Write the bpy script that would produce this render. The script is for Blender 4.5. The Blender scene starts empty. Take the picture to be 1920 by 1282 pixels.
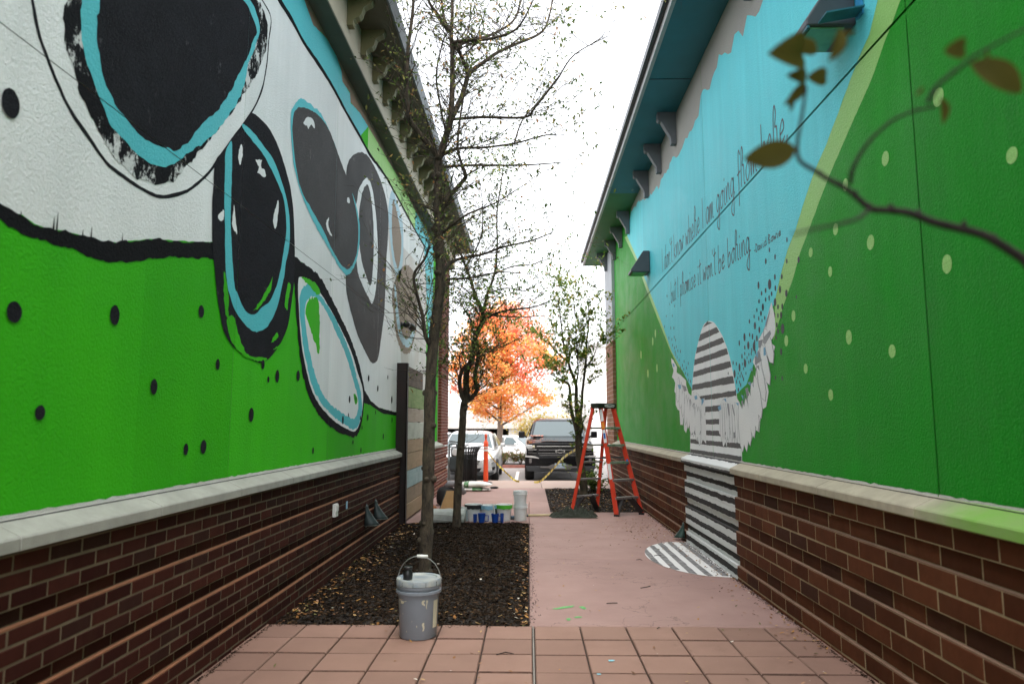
import bpy, bmesh, math, random
from mathutils import Vector, Matrix, noise
from mathutils.geometry import tessellate_polygon
random.seed(11)
SC = bpy.context.scene
R = math.radians

# ------------------------------------------------------------------ camera
cam = bpy.data.cameras.new('camera'); camo = bpy.data.objects.new('camera', cam)
SC.collection.objects.link(camo); SC.camera = camo
cam.sensor_width = 36.0; cam.lens = 36.0 * 1320 / 1920
cam.clip_start = 0.05; cam.clip_end = 2000
camo.location = (0, 0, 1.43)
camo.rotation_euler = (R(90 + 6.74), 0, R(1.379))
cam.dof.use_dof = True; cam.dof.focus_distance = 7.5; cam.dof.aperture_fstop = 2.2

# ------------------------------------------------------------------ sky, sun, exposure
SUN_EL, SUN_AZ = 74.0, 170.0          # azimuth measured from +Y towards +X
world = bpy.data.worlds.new('World'); SC.world = world; world.use_nodes = True
wn = world.node_tree.nodes; wl = world.node_tree.links
bg = wn['Background']
sky = wn.new('ShaderNodeTexSky'); sky.sky_type = 'NISHITA'; sky.sun_disc = False
sky.sun_elevation = R(SUN_EL); sky.sun_rotation = R(SUN_AZ)
sky.air_density = 1.0; sky.dust_density = 2.2; sky.ozone_density = 1.0
hs = wn.new('ShaderNodeHueSaturation'); hs.inputs['Saturation'].default_value = 0.14
wl.new(sky.outputs[0], hs.inputs['Color']); wl.new(hs.outputs[0], bg.inputs['Color'])
bg.inputs['Strength'].default_value = 0.15
sl = bpy.data.lights.new('sun', 'SUN'); so = bpy.data.objects.new('sun', sl)
SC.collection.objects.link(so)
sl.energy = 0.5; sl.angle = R(40); sl.color = (1.0, 0.93, 0.84)
so.rotation_euler = (R(90 - SUN_EL), 0, R(180 - SUN_AZ))
SC.view_settings.view_transform = 'Standard'; SC.view_settings.look = 'None'
SC.view_settings.gamma = 1.0; SC.view_settings.use_curve_mapping = False
SC.view_settings.exposure = 2.12
SC.cycles.max_bounces = 8; SC.cycles.diffuse_bounces = 5

# ------------------------------------------------------------------ materials
def lin(r, g, b):
    f = lambda c: (c/255/12.92) if c/255 <= .04045 else ((c/255+.055)/1.055)**2.4
    return (f(r), f(g), f(b), 1)
def c4(c): return tuple(c) if len(c) == 4 else tuple(c) + (1,)
M = {}
def base(name):
    m = bpy.data.materials.new(name); m.use_nodes = True; M[name] = m
    nt = m.node_tree
    return m, nt.nodes, nt.links, nt.nodes['Principled BSDF']
def coords(n, l, world_space=True):
    if world_space:
        return n.new('ShaderNodeNewGeometry').outputs['Position']
    return n.new('ShaderNodeTexCoord').outputs['Object']
def tex(n, l, co, scale, detail=4, rough=.55, stretch=None):
    if stretch:
        mp = n.new('ShaderNodeMapping'); mp.inputs['Scale'].default_value = stretch
        l.new(co, mp.inputs['Vector']); co = mp.outputs[0]
    t = n.new('ShaderNodeTexNoise'); t.inputs['Scale'].default_value = scale
    t.inputs['Detail'].default_value = detail; t.inputs['Roughness'].default_value = rough
    l.new(co, t.inputs['Vector']); return t.outputs['Fac']
def ramp(n, l, fac, a, b, ca=(0,0,0,1), cb=(1,1,1,1)):
    r = n.new('ShaderNodeValToRGB'); e = r.color_ramp.elements
    e[0].position = a; e[1].position = b; e[0].color = c4(ca); e[1].color = c4(cb)
    l.new(fac, r.inputs[0]); return r.outputs[0]
def mix(n, l, fac, a, b, blend='MIX'):
    x = n.new('ShaderNodeMix'); x.data_type = 'RGBA'; x.blend_type = blend
    if isinstance(fac, (int, float)): x.inputs[0].default_value = fac
    else: l.new(fac, x.inputs[0])
    for v, i in ((a, 6), (b, 7)):
        if isinstance(v, tuple): x.inputs[i].default_value = c4(v)
        else: l.new(v, x.inputs[i])
    return x.outputs[2]
def maths(n, l, op, a, b=None, c=None):
    x = n.new('ShaderNodeMath'); x.operation = op
    for i, v in enumerate((a, b, c)):
        if v is None: continue
        if isinstance(v, (int, float)): x.inputs[i].default_value = v
        else: l.new(v, x.inputs[i])
    return x.outputs[0]
def bump(n, l, p, h, strength, dist):
    b = n.new('ShaderNodeBump'); b.inputs['Strength'].default_value = strength
    b.inputs['Distance'].default_value = dist
    l.new(h, b.inputs['Height']); l.new(b.outputs[0], p.inputs['Normal'])
def simple(name, c, rough=.5, metal=0, var=.15, scale=8, bmp=0, bscale=60, ws=False, spec=.5, c2=None, coat=0, stretch=None):
    m, n, l, p = base(name)
    co = coords(n, l, ws)
    f = ramp(n, l, tex(n, l, co, scale, 5, .6, stretch), .3, .72)
    d = tuple(v*(1-var) for v in c[:3]); e = tuple(min(1, v*(1+var)) for v in c[:3])
    if c2: e = c2
    l.new(mix(n, l, f, d, e), p.inputs['Base Color'])
    p.inputs['Roughness'].default_value = rough; p.inputs['Metallic'].default_value = metal
    p.inputs['Specular IOR Level'].default_value = spec; p.inputs['Coat Weight'].default_value = coat
    if bmp: bump(n, l, p, tex(n, l, co, bscale, 3, .6), bmp, .004)
    return m
def stucco(name, c, c2, rough=.5, spec=.5, fleck=None, fleck_at=.62, streak=0.0, mscale=1.6, grain=None, panels=None, mist=None):
    """rolled paint on textured stucco: broad uneven coats, orange-peel relief, optional dry-brush flecks"""
    m, n, l, p = base(name)
    co = coords(n, l, True)
    f = ramp(n, l, tex(n, l, co, mscale, 6, .62), .3, .72)
    col = mix(n, l, f, c, c2)
    if panels:
        sx = n.new('ShaderNodeSeparateXYZ'); l.new(co, sx.inputs[0])
        k = maths(n, l, 'FLOOR', maths(n, l, 'DIVIDE', maths(n, l, 'SUBTRACT', sx.outputs['Y'], panels[0]), panels[1]))
        wn_ = n.new('ShaderNodeTexWhiteNoise'); wn_.noise_dimensions = '1D'; l.new(k, wn_.inputs['W'])
        col = mix(n, l, maths(n, l, 'MULTIPLY', wn_.outputs['Value'], .5), col, tuple(min(1, v*1.35+.004) for v in c2[:3]))
        rm = ramp(n, l, tex(n, l, co, 1.0, 4, .6, (1, 5, .35)), .35, .7)
        col = mix(n, l, maths(n, l, 'MULTIPLY', rm, .22), col, tuple(v*.72 for v in c[:3]))
    if streak:
        s = ramp(n, l, tex(n, l, co, 1.0, 5, .6, (1, 9, .7)), .42, .75)
        col = mix(n, l, maths(n, l, 'MULTIPLY', s, streak), col, tuple(min(1, v*1.5+.012) for v in c2[:3]))
    fine = tex(n, l, co, 150, 3, .65)
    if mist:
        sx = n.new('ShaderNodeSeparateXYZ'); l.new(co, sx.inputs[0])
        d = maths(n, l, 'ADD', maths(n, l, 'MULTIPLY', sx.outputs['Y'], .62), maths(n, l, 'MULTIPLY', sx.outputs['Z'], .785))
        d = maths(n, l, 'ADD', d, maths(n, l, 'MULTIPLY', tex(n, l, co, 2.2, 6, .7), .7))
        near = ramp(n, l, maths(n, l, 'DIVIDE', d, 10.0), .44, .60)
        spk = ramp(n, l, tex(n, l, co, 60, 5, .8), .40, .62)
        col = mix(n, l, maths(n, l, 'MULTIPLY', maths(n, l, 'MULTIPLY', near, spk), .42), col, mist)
    if grain:
        g = ramp(n, l, fine, .5, .68)
        col = mix(n, l, maths(n, l, 'MULTIPLY', g, .55), col, grain)
    if fleck:
        k = ramp(n, l, tex(n, l, co, 5, 9, .78, (1, 1.3, .8)), fleck_at, fleck_at+.03)
        col = mix(n, l, k, col, fleck)
    l.new(col, p.inputs['Base Color'])
    p.inputs['Specular IOR Level'].default_value = spec
    rr = n.new('ShaderNodeMapRange'); rr.inputs[3].default_value = rough-.06; rr.inputs[4].default_value = rough+.12
    l.new(f, rr.inputs[0]); l.new(rr.outputs[0], p.inputs['Roughness'])
    h = maths(n, l, 'ADD', fine, maths(n, l, 'MULTIPLY', tex(n, l, co, 62, 3, .55), 1.3))
    bump(n, l, p, h, .75, .006)
    return m
stucco('paint_white', (.68,.71,.715), (.78,.805,.81), .62, panels=(2.4, 2.25))
stucco('paint_green_left', (.028,.36,.005), (.046,.43,.008), .65, .10, panels=(2.4, 1.125))
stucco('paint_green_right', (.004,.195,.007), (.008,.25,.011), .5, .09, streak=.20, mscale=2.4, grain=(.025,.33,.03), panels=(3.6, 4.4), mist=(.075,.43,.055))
stucco('paint_lime', (.24,.52,.10), (.30,.60,.16), .5, grain=(.36,.62,.22))
stucco('paint_cyan', (.075,.56,.65), (.12,.64,.72), .55, .3, streak=.15, panels=(3.6, 4.3))
stucco('paint_cyan_left', (.045,.45,.52), (.075,.52,.58), .6)
stucco('paint_black', (.0065,.007,.0095), (.020,.021,.026), .8, .07, grain=(.042,.044,.05), mscale=5, fleck=(.07,.073,.082), fleck_at=.63)
stucco('paint_black_glint', (.014,.014,.016), (.03,.029,.031), .65, .3, grain=(.13,.122,.12), fleck=(.16,.15,.145), fleck_at=.62)  # grey grain paints stucco highlights into the black; flecks are dry brush
stucco('paint_black_rag', (.007,.0075,.009), (.014,.015,.018), .8, .07, fleck=(.62,.64,.64), fleck_at=.525)
stucco('paint_black_edge', (.007,.0075,.009), (.013,.014,.017), .8, .07, fleck=(.6,.62,.62), fleck_at=.70)
stucco('paint_brown_wash', (.20,.14,.10), (.33,.25,.19), .7, grain=(.4,.33,.27))
stucco('paint_pale_wash', (.55,.50,.46), (.72,.72,.72), .7)
stucco('paint_sky_wash', (.35,.55,.66), (.5,.66,.74), .65)
stucco('paint_charcoal', (.045,.042,.045), (.10,.095,.095), .6, .4, grain=(.16,.155,.155))
stucco('paint_dot', (.035,.03,.042), (.07,.06,.075), .6, .4)
stucco('paint_feather', (.74,.75,.76), (.82,.83,.83), .6)
stucco('paint_feather_grey', (.20,.21,.23), (.32,.33,.35), .6)
stucco('paint_feather_blue', (.10,.30,.50), (.20,.45,.62), .6)
stucco('stucco_tan', (.20,.13,.085), (.30,.20,.13), .8)
stucco('stucco_grey', (.30,.29,.27), (.36,.35,.32), .8)
stucco('lettering', (.06,.056,.072), (.13,.12,.15), .6, fleck=(.085,.5,.58), fleck_at=.66)
simple('groove', (.10,.105,.10), .9, ws=True)
simple('teal_soffit', (.018,.15,.19), .6, var=.12, scale=1.5, bmp=.3, bscale=90, ws=True)
simple('green_soffit', (.03,.15,.05), .6, var=.15, scale=2, bmp=.3, bscale=90, ws=True)
simple('grey_trim', (.13,.145,.16), .6, var=.08, ws=True)
simple('pale_fascia', (.36,.36,.36), .5, var=.06, ws=True)
simple('gutter_dark', (.02,.024,.03), .4, var=.1, ws=True)
simple('beige_trim', (.42,.37,.28), .6, var=.08, scale=3, ws=True)
simple('olive_trim', (.17,.16,.08), .6, var=.1, scale=3, ws=True)
simple('soffit_olive', (.11,.095,.065), .7, var=.1, ws=True)
simple('cornice_under', (.075,.085,.06), .7, var=.15, scale=3, ws=True)
simple('corner_grey', (.34,.37,.40), .6, var=.06, ws=True)
simple('roof_dark', (.03,.03,.033), .8, ws=True)

def brick_mat(name, ca, cb, cc, paint_strip=False):
    m, n, l, p = base(name)
    co = coords(n, l, True)
    oi = n.new('ShaderNodeObjectInfo'); gi = n.new('ShaderNodeNewGeometry')
    rnd = maths(n, l, 'FRACT', maths(n, l, 'ADD', oi.outputs['Random'], gi.outputs['Random Per Island']))
    col = mix(n, l, ramp(n, l, rnd, .1, .75), ca, cb)
    col = mix(n, l, ramp(n, l, rnd, .86, .9), col, cc)
    dirt = ramp(n, l, tex(n, l, co, 9, 6, .7), .35, .75)
    col = mix(n, l, maths(n, l, 'MULTIPLY', dirt, .45), col, tuple(v*.45 for v in ca))
    scuff = ramp(n, l, tex(n, l, co, 3.3, 8, .75), .66, .74)
    col = mix(n, l, maths(n, l, 'MULTIPLY', scuff, .10), col, (.3,.22,.17))
    if paint_strip: col = strip_paint(n, l, co, col)
    run = ramp(n, l, tex(n, l, co, 1.0, 6, .7, (1, 3.2, .5)), .52, .78)
    col = mix(n, l, maths(n, l, 'MULTIPLY', run, .10), col, (.20,.13,.08))
    l.new(col, p.inputs['Base Color']); p.inputs['Roughness'].default_value = .8
    p.inputs['Specular IOR Level'].default_value = .08
    h = maths(n, l, 'ADD', tex(n, l, co, 220, 3, .7), tex(n, l, co, 40, 3, .6))
    bump(n, l, p, h, .45, .003)
    return m
STRIP_Y0, STRIP_Y1 = 6.86, 9.03
def strip_paint(n, l, co, col):
    """black and white hoops painted across the masonry between two edges"""
    s = n.new('ShaderNodeSeparateXYZ'); l.new(co, s.inputs[0])
    wob = maths(n, l, 'MULTIPLY', maths(n, l, 'SUBTRACT', tex(n, l, co, 7, 4, .6), .5), .035)
    z = maths(n, l, 'ADD', s.outputs['Z'], wob)
    ph = maths(n, l, 'FRACT', maths(n, l, 'DIVIDE', maths(n, l, 'SUBTRACT', z, .033), .129))
    dark = maths(n, l, 'LESS_THAN', ph, .46)
    g = ramp(n, l, tex(n, l, co, 120, 3, .7), .4, .75)
    blk = mix(n, l, g, (.028,.027,.028), (.085,.08,.078))
    pc = mix(n, l, dark, (.60,.61,.60), blk)
    e = maths(n, l, 'ADD', s.outputs['Y'], maths(n, l, 'MULTIPLY', maths(n, l, 'SUBTRACT', tex(n, l, co, 20, 3, .6), .5), .03))
    k = maths(n, l, 'MULTIPLY', maths(n, l, 'GREATER_THAN', e, STRIP_Y0), maths(n, l, 'LESS_THAN', e, STRIP_Y1))
    return mix(n, l, k, col, pc)
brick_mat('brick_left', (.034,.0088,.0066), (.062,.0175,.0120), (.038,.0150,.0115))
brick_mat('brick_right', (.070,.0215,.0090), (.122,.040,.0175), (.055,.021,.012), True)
brick_mat('brick_pier_left', (.15,.045,.035), (.22,.075,.055), (.12,.05,.04))
brick_mat('brick_pier_right', (.24,.12,.075), (.30,.16,.10), (.2,.1,.07))
def mortar_mat(name, c, strip=False):
    m, n, l, p = base(name); co = coords(n, l, True)
    f = ramp(n, l, tex(n, l, co, 14, 6, .7), .3, .7)
    col = mix(n, l, f, tuple(v*.7 for v in c), c)
    if strip: col = strip_paint(n, l, co, col)
    l.new(col, p.inputs['Base Color']); p.inputs['Roughness'].default_value = .9
    bump(n, l, p, tex(n, l, co, 160, 3, .7), .5, .003)
mortar_mat('mortar_left', (.165,.125,.075)); mortar_mat('mortar_right', (.34,.25,.14), True)
mortar_mat('mortar_pale', (.55,.48,.42))
mortar_mat('ledge_left', (.30,.125,.06)); mortar_mat('ledge_right', (.24,.14,.09), True)
def stone_mat(name, c, lime=False, strip=False):
    m, n, l, p = base(name); co = coords(n, l, True)
    f = ramp(n, l, tex(n, l, co, 5, 8, .7), .3, .72)
    col = mix(n, l, f, tuple(v*.72 for v in c), tuple(v*1.1 for v in c))
    spots = ramp(n, l, tex(n, l, co, 34, 4, .7), .62, .72)
    col = mix(n, l, maths(n, l, 'MULTIPLY', spots, .35), col, tuple(v*.45 for v in c))
    if lime:
        s = n.new('ShaderNodeSeparateXYZ'); l.new(co, s.inputs[0])
        e = maths(n, l, 'ADD', s.outputs['Y'], maths(n, l, 'MULTIPLY', tex(n, l, co, 6, 6, .7), .5))
        k = ramp(n, l, maths(n, l, 'MULTIPLY', e, .1), .345, .385, (1,1,1,1), (0,0,0,1))
        col = mix(n, l, maths(n, l, 'MULTIPLY', k, maths(n, l, 'ADD', maths(n, l, 'MULTIPLY', f, .35), .6)), col, (.15,.38,.03))
    if strip: col = strip_paint(n, l, co, col)
    l.new(col, p.inputs['Base Color']); p.inputs['Roughness'].default_value = .8
    bump(n, l, p, tex(n, l, co, 120, 4, .7), .35, .003)
stone_mat('cap_left', (.36,.355,.32)); stone_mat('cap_right', (.42,.37,.28), True, True)

def concrete(name, c, c2, stain, cracks=False):
    m, n, l, p = base(name); co = coords(n, l, True)
    oi = n.new('ShaderNodeObjectInfo')
    f = ramp(n, l, tex(n, l, co, 2.2, 7, .65), .28, .74)
    col = mix(n, l, f, c, c2)
    col = mix(n, l, maths(n, l, 'MULTIPLY', oi.outputs['Random'], .5), col, tuple(v*.72 for v in c))
    sp = ramp(n, l, tex(n, l, co, 60, 4, .75), .62, .74)
    col = mix(n, l, maths(n, l, 'MULTIPLY', sp, .30), col, stain)
    bl = ramp(n, l, tex(n, l, co, 1.3, 8, .8, (1, .5, 1)), .60, .74)
    col = mix(n, l, maths(n, l, 'MULTIPLY', bl, .55), col, stain)
    gr_ = ramp(n, l, tex(n, l, co, .8, 5, .6), .45, .75)
    col = mix(n, l, maths(n, l, 'MULTIPLY', gr_, .35), col, tuple(v*.72 for v in c))
    ck = n.new('ShaderNodeTexVoronoi'); ck.feature = 'DISTANCE_TO_EDGE'; ck.inputs['Scale'].default_value = .55
    wv = n.new('ShaderNodeVectorMath'); wv.operation = 'ADD'; l.new(co, wv.inputs[0]); tn = n.new('ShaderNodeTexNoise'); tn.inputs['Scale'].default_value = 3; tn.inputs['Detail'].default_value = 5; l.new(co, tn.inputs['Vector']); l.new(tn.outputs['Color'], wv.inputs[1]); l.new(wv.outputs[0], ck.inputs['Vector'])
    ckm = maths(n, l, 'LESS_THAN', ck.outputs['Distance'], .0022)
    col = mix(n, l, maths(n, l, 'MULTIPLY', ckm, .45 if cracks else 0.0), col, tuple(v*.3 for v in stain))
    br = ramp(n, l, tex(n, l, co, 8, 3, .7, (7, .8, 1)), .6, .8)
    col = mix(n, l, maths(n, l, 'MULTIPLY', br, .10), col, tuple(min(1, v*1.25) for v in c2))
    fl = ramp(n, l, tex(n, l, co, 23, 2, .5), .775, .785)
    col = mix(n, l, maths(n, l, 'MULTIPLY', fl, .6), col, (.62,.6,.58))
    l.new(col, p.inputs['Base Color']); p.inputs['Roughness'].default_value = .75
    p.inputs['Specular IOR Level'].default_value = .35
    h = maths(n, l, 'ADD', tex(n, l, co, 180, 3, .7), maths(n, l, 'MULTIPLY', br, .6))
    bump(n, l, p, h, .35, .002)
concrete('paver', (.225,.128,.097), (.30,.178,.137), (.105,.052,.037))
concrete('pink_concrete', (.295,.180,.160), (.385,.248,.218), (.17,.095,.08), True)
concrete('pale_concrete', (.34,.25,.21), (.40,.30,.255), (.26,.19,.16))
concrete('asphalt', (.20,.185,.175), (.24,.225,.215), (.15,.14,.13), True)
simple('paver_edge', (.085,.042,.03), .95, ws=True, var=.4, scale=30)
simple('joint_dirt', (.035,.022,.016), .95, ws=True, bmp=.5, bscale=120)
simple('mulch_soil', (.015,.0095,.0062), .95, var=.4, scale=30, ws=True, bmp=.9, bscale=70)
def island(name, stops, rough=.7, trans=0.0, spec=.3):
    m, n, l, p = base(name)
    gi = n.new('ShaderNodeNewGeometry'); oi = n.new('ShaderNodeObjectInfo')
    r = n.new('ShaderNodeValToRGB'); r.color_ramp.interpolation = 'CONSTANT' if len(stops) > 4 else 'LINEAR'
    e = r.color_ramp.elements
    while len(e) < len(stops): e.new(.5)
    for i, (pos, c) in enumerate(stops): e[i].position = pos; e[i].color = c4(c)
    l.new(gi.outputs['Random Per Island'], r.inputs[0])
    p.inputs['Roughness'].default_value = rough; p.inputs['Specular IOR Level'].default_value = spec
    l.new(r.outputs[0], p.inputs['Base Color'])
    if trans:
        tr = n.new('ShaderNodeBsdfTranslucent'); l.new(r.outputs[0], tr.inputs[0])
        ms = n.new('ShaderNodeMixShader'); ms.inputs[0].default_value = trans
        l.new(p.outputs[0], ms.inputs[1]); l.new(tr.outputs[0], ms.inputs[2])
        l.new(ms.outputs[0], n['Material Output'].inputs[0])
    return m
island('mulch_chip', [(0,(.007,.0045,.003)),(.55,(.017,.0105,.0065)),(.9,(.032,.019,.011)),(1,(.08,.048,.026))], .95, 0, .1)
island('litter', [(0,(.20,.085,.02)),(.2,(.34,.17,.045)),(.4,(.10,.045,.018)),(.55,(.42,.27,.12)),(.72,(.11,.10,.03)),(.85,(.36,.2,.12)),(.95,(.6,.54,.46))], .7)
island('leaf_green', [(0,(.05,.105,.02)),(.25,(.085,.17,.03)),(.5,(.15,.235,.05)),(.72,(.24,.28,.07)),(.86,(.36,.29,.09)),(.95,(.42,.22,.10))], .5, .6, .3)
island('leaf_lime', [(0,(.09,.16,.025)),(.25,(.16,.25,.04)),(.5,(.24,.32,.06)),(.72,(.36,.36,.09)),(.86,(.46,.36,.10)),(.95,(.48,.26,.11))], .5, .6, .3)
island('leaf_olive', [(0,(.05,.085,.02)),(.25,(.085,.13,.032)),(.5,(.14,.17,.05)),(.72,(.22,.21,.07)),(.86,(.34,.24,.09)),(.95,(.38,.19,.08))], .5, .55, .3)
island('leaf_maple', [(0,(.95,.58,.16)),(.18,(.94,.46,.15)),(.36,(.95,.62,.22)),(.54,(.94,.42,.18)),(.7,(.95,.66,.26)),(.82,(.92,.38,.2)),(.92,(.7,.54,.2))], .7, .6, .1)
island('leaf_maple_red', [(0,(.94,.40,.25)),(.25,(.95,.50,.36)),(.5,(.93,.35,.26)),(.7,(.95,.54,.28)),(.88,(.9,.32,.26))], .7, .6, .1)
island('leaf_yellow', [(0,(.42,.30,.08)),(.4,(.50,.38,.12)),(.7,(.30,.26,.07)),(1,(.46,.28,.08))], .6, .5, .2)
island('leaf_dry', [(0,(.17,.075,.010)),(.3,(.12,.085,.014)),(.6,(.08,.07,.016)),(1,(.06,.018,.008))], .6, .4, .15)
island('shrub_leaf', [(0,(.05,.08,.02)),(.4,(.10,.13,.04)),(.7,(.25,.10,.06)),(1,(.14,.14,.05))], .6, .4, .2)
def bark(name, c, c2):
    m, n, l, p = base(name); co = coords(n, l, True)
    f = ramp(n, l, tex(n, l, co, 22, 8, .75, (1, 1, .35)), .36, .68)
    col = mix(n, l, f, c, c2)
    k = ramp(n, l, tex(n, l, co, 7, 5, .7), .55, .7)
    col = mix(n, l, maths(n, l, 'MULTIPLY', k, .5), col, (.075,.08,.045))
    l.new(col, p.inputs['Base Color']); p.inputs['Roughness'].default_value = .9
    bump(n, l, p, tex(n, l, co, 38, 6, .75, (1, 1, .35)), 1.0, .03)
bark('bark_brown', (.018,.012,.008), (.125,.092,.06)); bark('bark_grey', (.06,.05,.04), (.15,.12,.095))
bark('bark_pale', (.18,.14,.11), (.3,.24,.19)); bark('twig_dark', (.012,.007,.006), (.028,.016,.012))
def wood(name, c, c2, rough=.8):
    m, n, l, p = base(name); co = coords(n, l, True)
    f = ramp(n, l, tex(n, l, co, 6, 8, .75, (1, .35, 5)), .3, .72)
    k = ramp(n, l, tex(n, l, co, 2.6, 7, .75), .5, .72)
    col = mix(n, l, maths(n, l, 'MULTIPLY', k, .55), mix(n, l, f, c, c2), tuple(v*.35 for v in c))
    l.new(col, p.inputs['Base Color']); p.inputs['Roughness'].default_value = rough
    bump(n, l, p, tex(n, l, co, 30, 5, .7, (1, .3, 5)), .6, .004)
wood('plank_dark', (.07,.042,.032), (.15,.10,.075)); wood('plank_green', (.13,.26,.06), (.34,.38,.18))
wood('plank_pink', (.36,.27,.22), (.48,.39,.32)); wood('plank_white', (.46,.48,.42), (.56,.57,.52))
wood('plank_tan', (.32,.21,.12), (.45,.31,.20)); wood('plank_blue', (.28,.40,.44), (.40,.50,.52))
wood('plank_brown', (.24,.17,.115), (.36,.26,.18))
simple('rust_steel', (.045,.016,.013), .6, .2, var=.6, scale=5, bmp=.3, bscale=40, ws=True, c2=(.012,.008,.008))
# general object materials
simple('bucket_grey', (.20,.225,.265), .42, var=.06, scale=4)
simple('bucket_lid', (.20,.26,.33), .45, var=.2, scale=14, c2=(.38,.38,.34))
simple('cream_drip', (.52,.48,.36), .5, var=.1)
simple('pail_white', (.74,.76,.76), .4, var=.08, scale=12)
simple('pail_tint', (.34,.42,.44), .4, var=.08, scale=12)
simple('paint_wet_black', (.015,.015,.018), .3, var=.3, scale=30)
simple('paint_wet_green', (.08,.42,.03), .3, var=.2, scale=30)
simple('paint_wet_blue', (.25,.47,.62), .3, var=.2, scale=30)
simple('paint_wet_red', (.35,.05,.09), .3, var=.2, scale=30)
simple('cup_blue', (.010,.055,.30), .3, var=.12, spec=.5)
simple('black_plastic', (.010,.010,.011), .4, var=.2)
simple('black_metal', (.012,.012,.013), .45, .3, var=.2)
simple('wire_steel', (.45,.45,.44), .35, .8)
simple('white_plastic', (.62,.62,.60), .45, var=.08)
simple('cloth_white', (.52,.53,.50), .9, var=.12, scale=20, bmp=.3)
simple('cloth_dark', (.018,.022,.014), .95, var=.3, scale=25, bmp=.5)
simple('bag_white', (.66,.64,.62), .6, var=.06, scale=14)
simple('bag_green', (.07,.19,.07), .6); simple('bag_red', (.28,.08,.05), .6)
simple('bag_black', (.012,.012,.013), .8, bmp=.3); simple('bag_grey', (.22,.21,.22), .8, bmp=.3)
simple('cardboard', (.34,.20,.085), .85, var=.12, scale=6)
simple('paper_orange', (.45,.16,.06), .8); simple('rag_red', (.55,.12,.07), .9, c2=(.6,.55,.5), scale=30)
simple('pole_wood', (.52,.42,.24), .6); simple('sponge_blue', (.13,.20,.27), .8)
simple('fiberglass_red', (.58,.045,.018), .42, var=.12, scale=6)
simple('aluminium', (.36,.34,.33), .4, .7, var=.15, scale=30)
simple('step_green', (.07,.19,.06), .6, var=.3, scale=25, c2=(.25,.28,.25))
simple('label_white', (.72,.72,.72), .5); simple('label_blue', (.03,.12,.42), .5); simple('label_orange', (.75,.25,.03), .5)
simple('tape_yellow', (.62,.46,.05), .5, var=.05); simple('tape_black', (.015,.015,.015), .5)
simple('delineator', (.80,.075,.015), .5, var=.06); simple('reflector', (.75,.72,.68), .35)
simple('meter_grey', (.20,.22,.22), .5, .3, var=.15); simple('meter_dark', (.06,.075,.08), .5, .3, var=.15)
simple('drain_bronze', (.028,.055,.045), .45, .5, var=.3); simple('drain_grey', (.02,.03,.03), .5, .3, var=.4, scale=20); simple('drain_rim', (.20,.22,.20), .5, .5, var=.3, scale=20)
simple('light_housing', (.055,.065,.075), .5, .2, var=.1); simple('tape_blue', (.03,.28,.55), .6)
simple('lamp_glass', (.10,.30,.16), .15, var=.2); simple('teal_paint', (.01,.12,.17), .5, var=.2)
# vehicles
simple('truck_black', (.006,.006,.007), .16, var=.05, spec=.28)
simple('car_silver', (.52,.52,.52), .3, .2, var=.03, coat=.3)
simple('car_white', (.74,.73,.71), .3, var=.03, coat=.8)
simple('car_dark', (.05,.04,.04), .3, var=.03, coat=.8)
simple('chrome', (.66,.64,.62), .28, .45, var=.03); simple('chrome_dull', (.22,.21,.21), .35, .9, var=.05)
simple('tyre', (.015,.015,.015), .85, var=.2); simple('rim', (.45,.44,.43), .35, .8)
simple('grille_black', (.006,.006,.007), .35); simple('trim_grey', (.03,.031,.034), .6)
simple('plate_blue', (.40,.48,.56), .5); simple('plate_text', (.06,.09,.16), .5)
simple('amber', (.55,.2,.03), .3); simple('red_lens', (.4,.02,.02), .25)
m, n, l, p = base('car_glass'); p.inputs['Base Color'].default_value = (.09,.115,.12,1); p.inputs['Roughness'].default_value = .06; p.inputs['Specular IOR Level'].default_value = .45
m, n, l, p = base('lens'); p.inputs['Base Color'].default_value = (.48,.47,.46,1); p.inputs['Roughness'].default_value = .08; p.inputs['Coat Weight'].default_value = 1
m, n, l, p = base('lens_lit'); p.inputs['Base Color'].default_value = (.6,.55,.4,1); p.inputs['Roughness'].default_value = .1
simple('garage_concrete', (.50,.46,.42), .9, var=.08, scale=.6, ws=True)
simple('garage_dark', (.022,.016,.012), .9, var=.2, ws=True); simple('pale_wall', (.74,.72,.69), .9, var=.04, scale=.5, ws=True)
simple('window_grey', (.60,.62,.63), .4, ws=True)
simple('planter_brick', (.20,.075,.055), .9, var=.25, scale=3, ws=True)
simple('line_white', (.62,.58,.54), .7, var=.1, ws=True)
simple('skin', (.48,.28,.20), .6); simple('shirt_pale', (.52,.60,.68), .8); simple('shirt_white', (.66,.62,.6), .8)
simple('jeans', (.05,.06,.10), .9); simple('hair_light', (.34,.22,.13), .8); simple('hair_dark', (.06,.035,.025), .8)
simple('spill_green', (.10,.34,.10), .6, var=.3, scale=40, ws=True); simple('spill_blue', (.22,.48,.55), .6, ws=True)
simple('stripe_white', (.68,.67,.66), .7, var=.07, scale=20, ws=True)
simple('stripe_grey', (.13,.13,.135), .7, var=.55, scale=16, ws=True, c2=(.30,.29,.29))
simple('seam_white', (.22,.20,.18), .8, ws=True)

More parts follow.
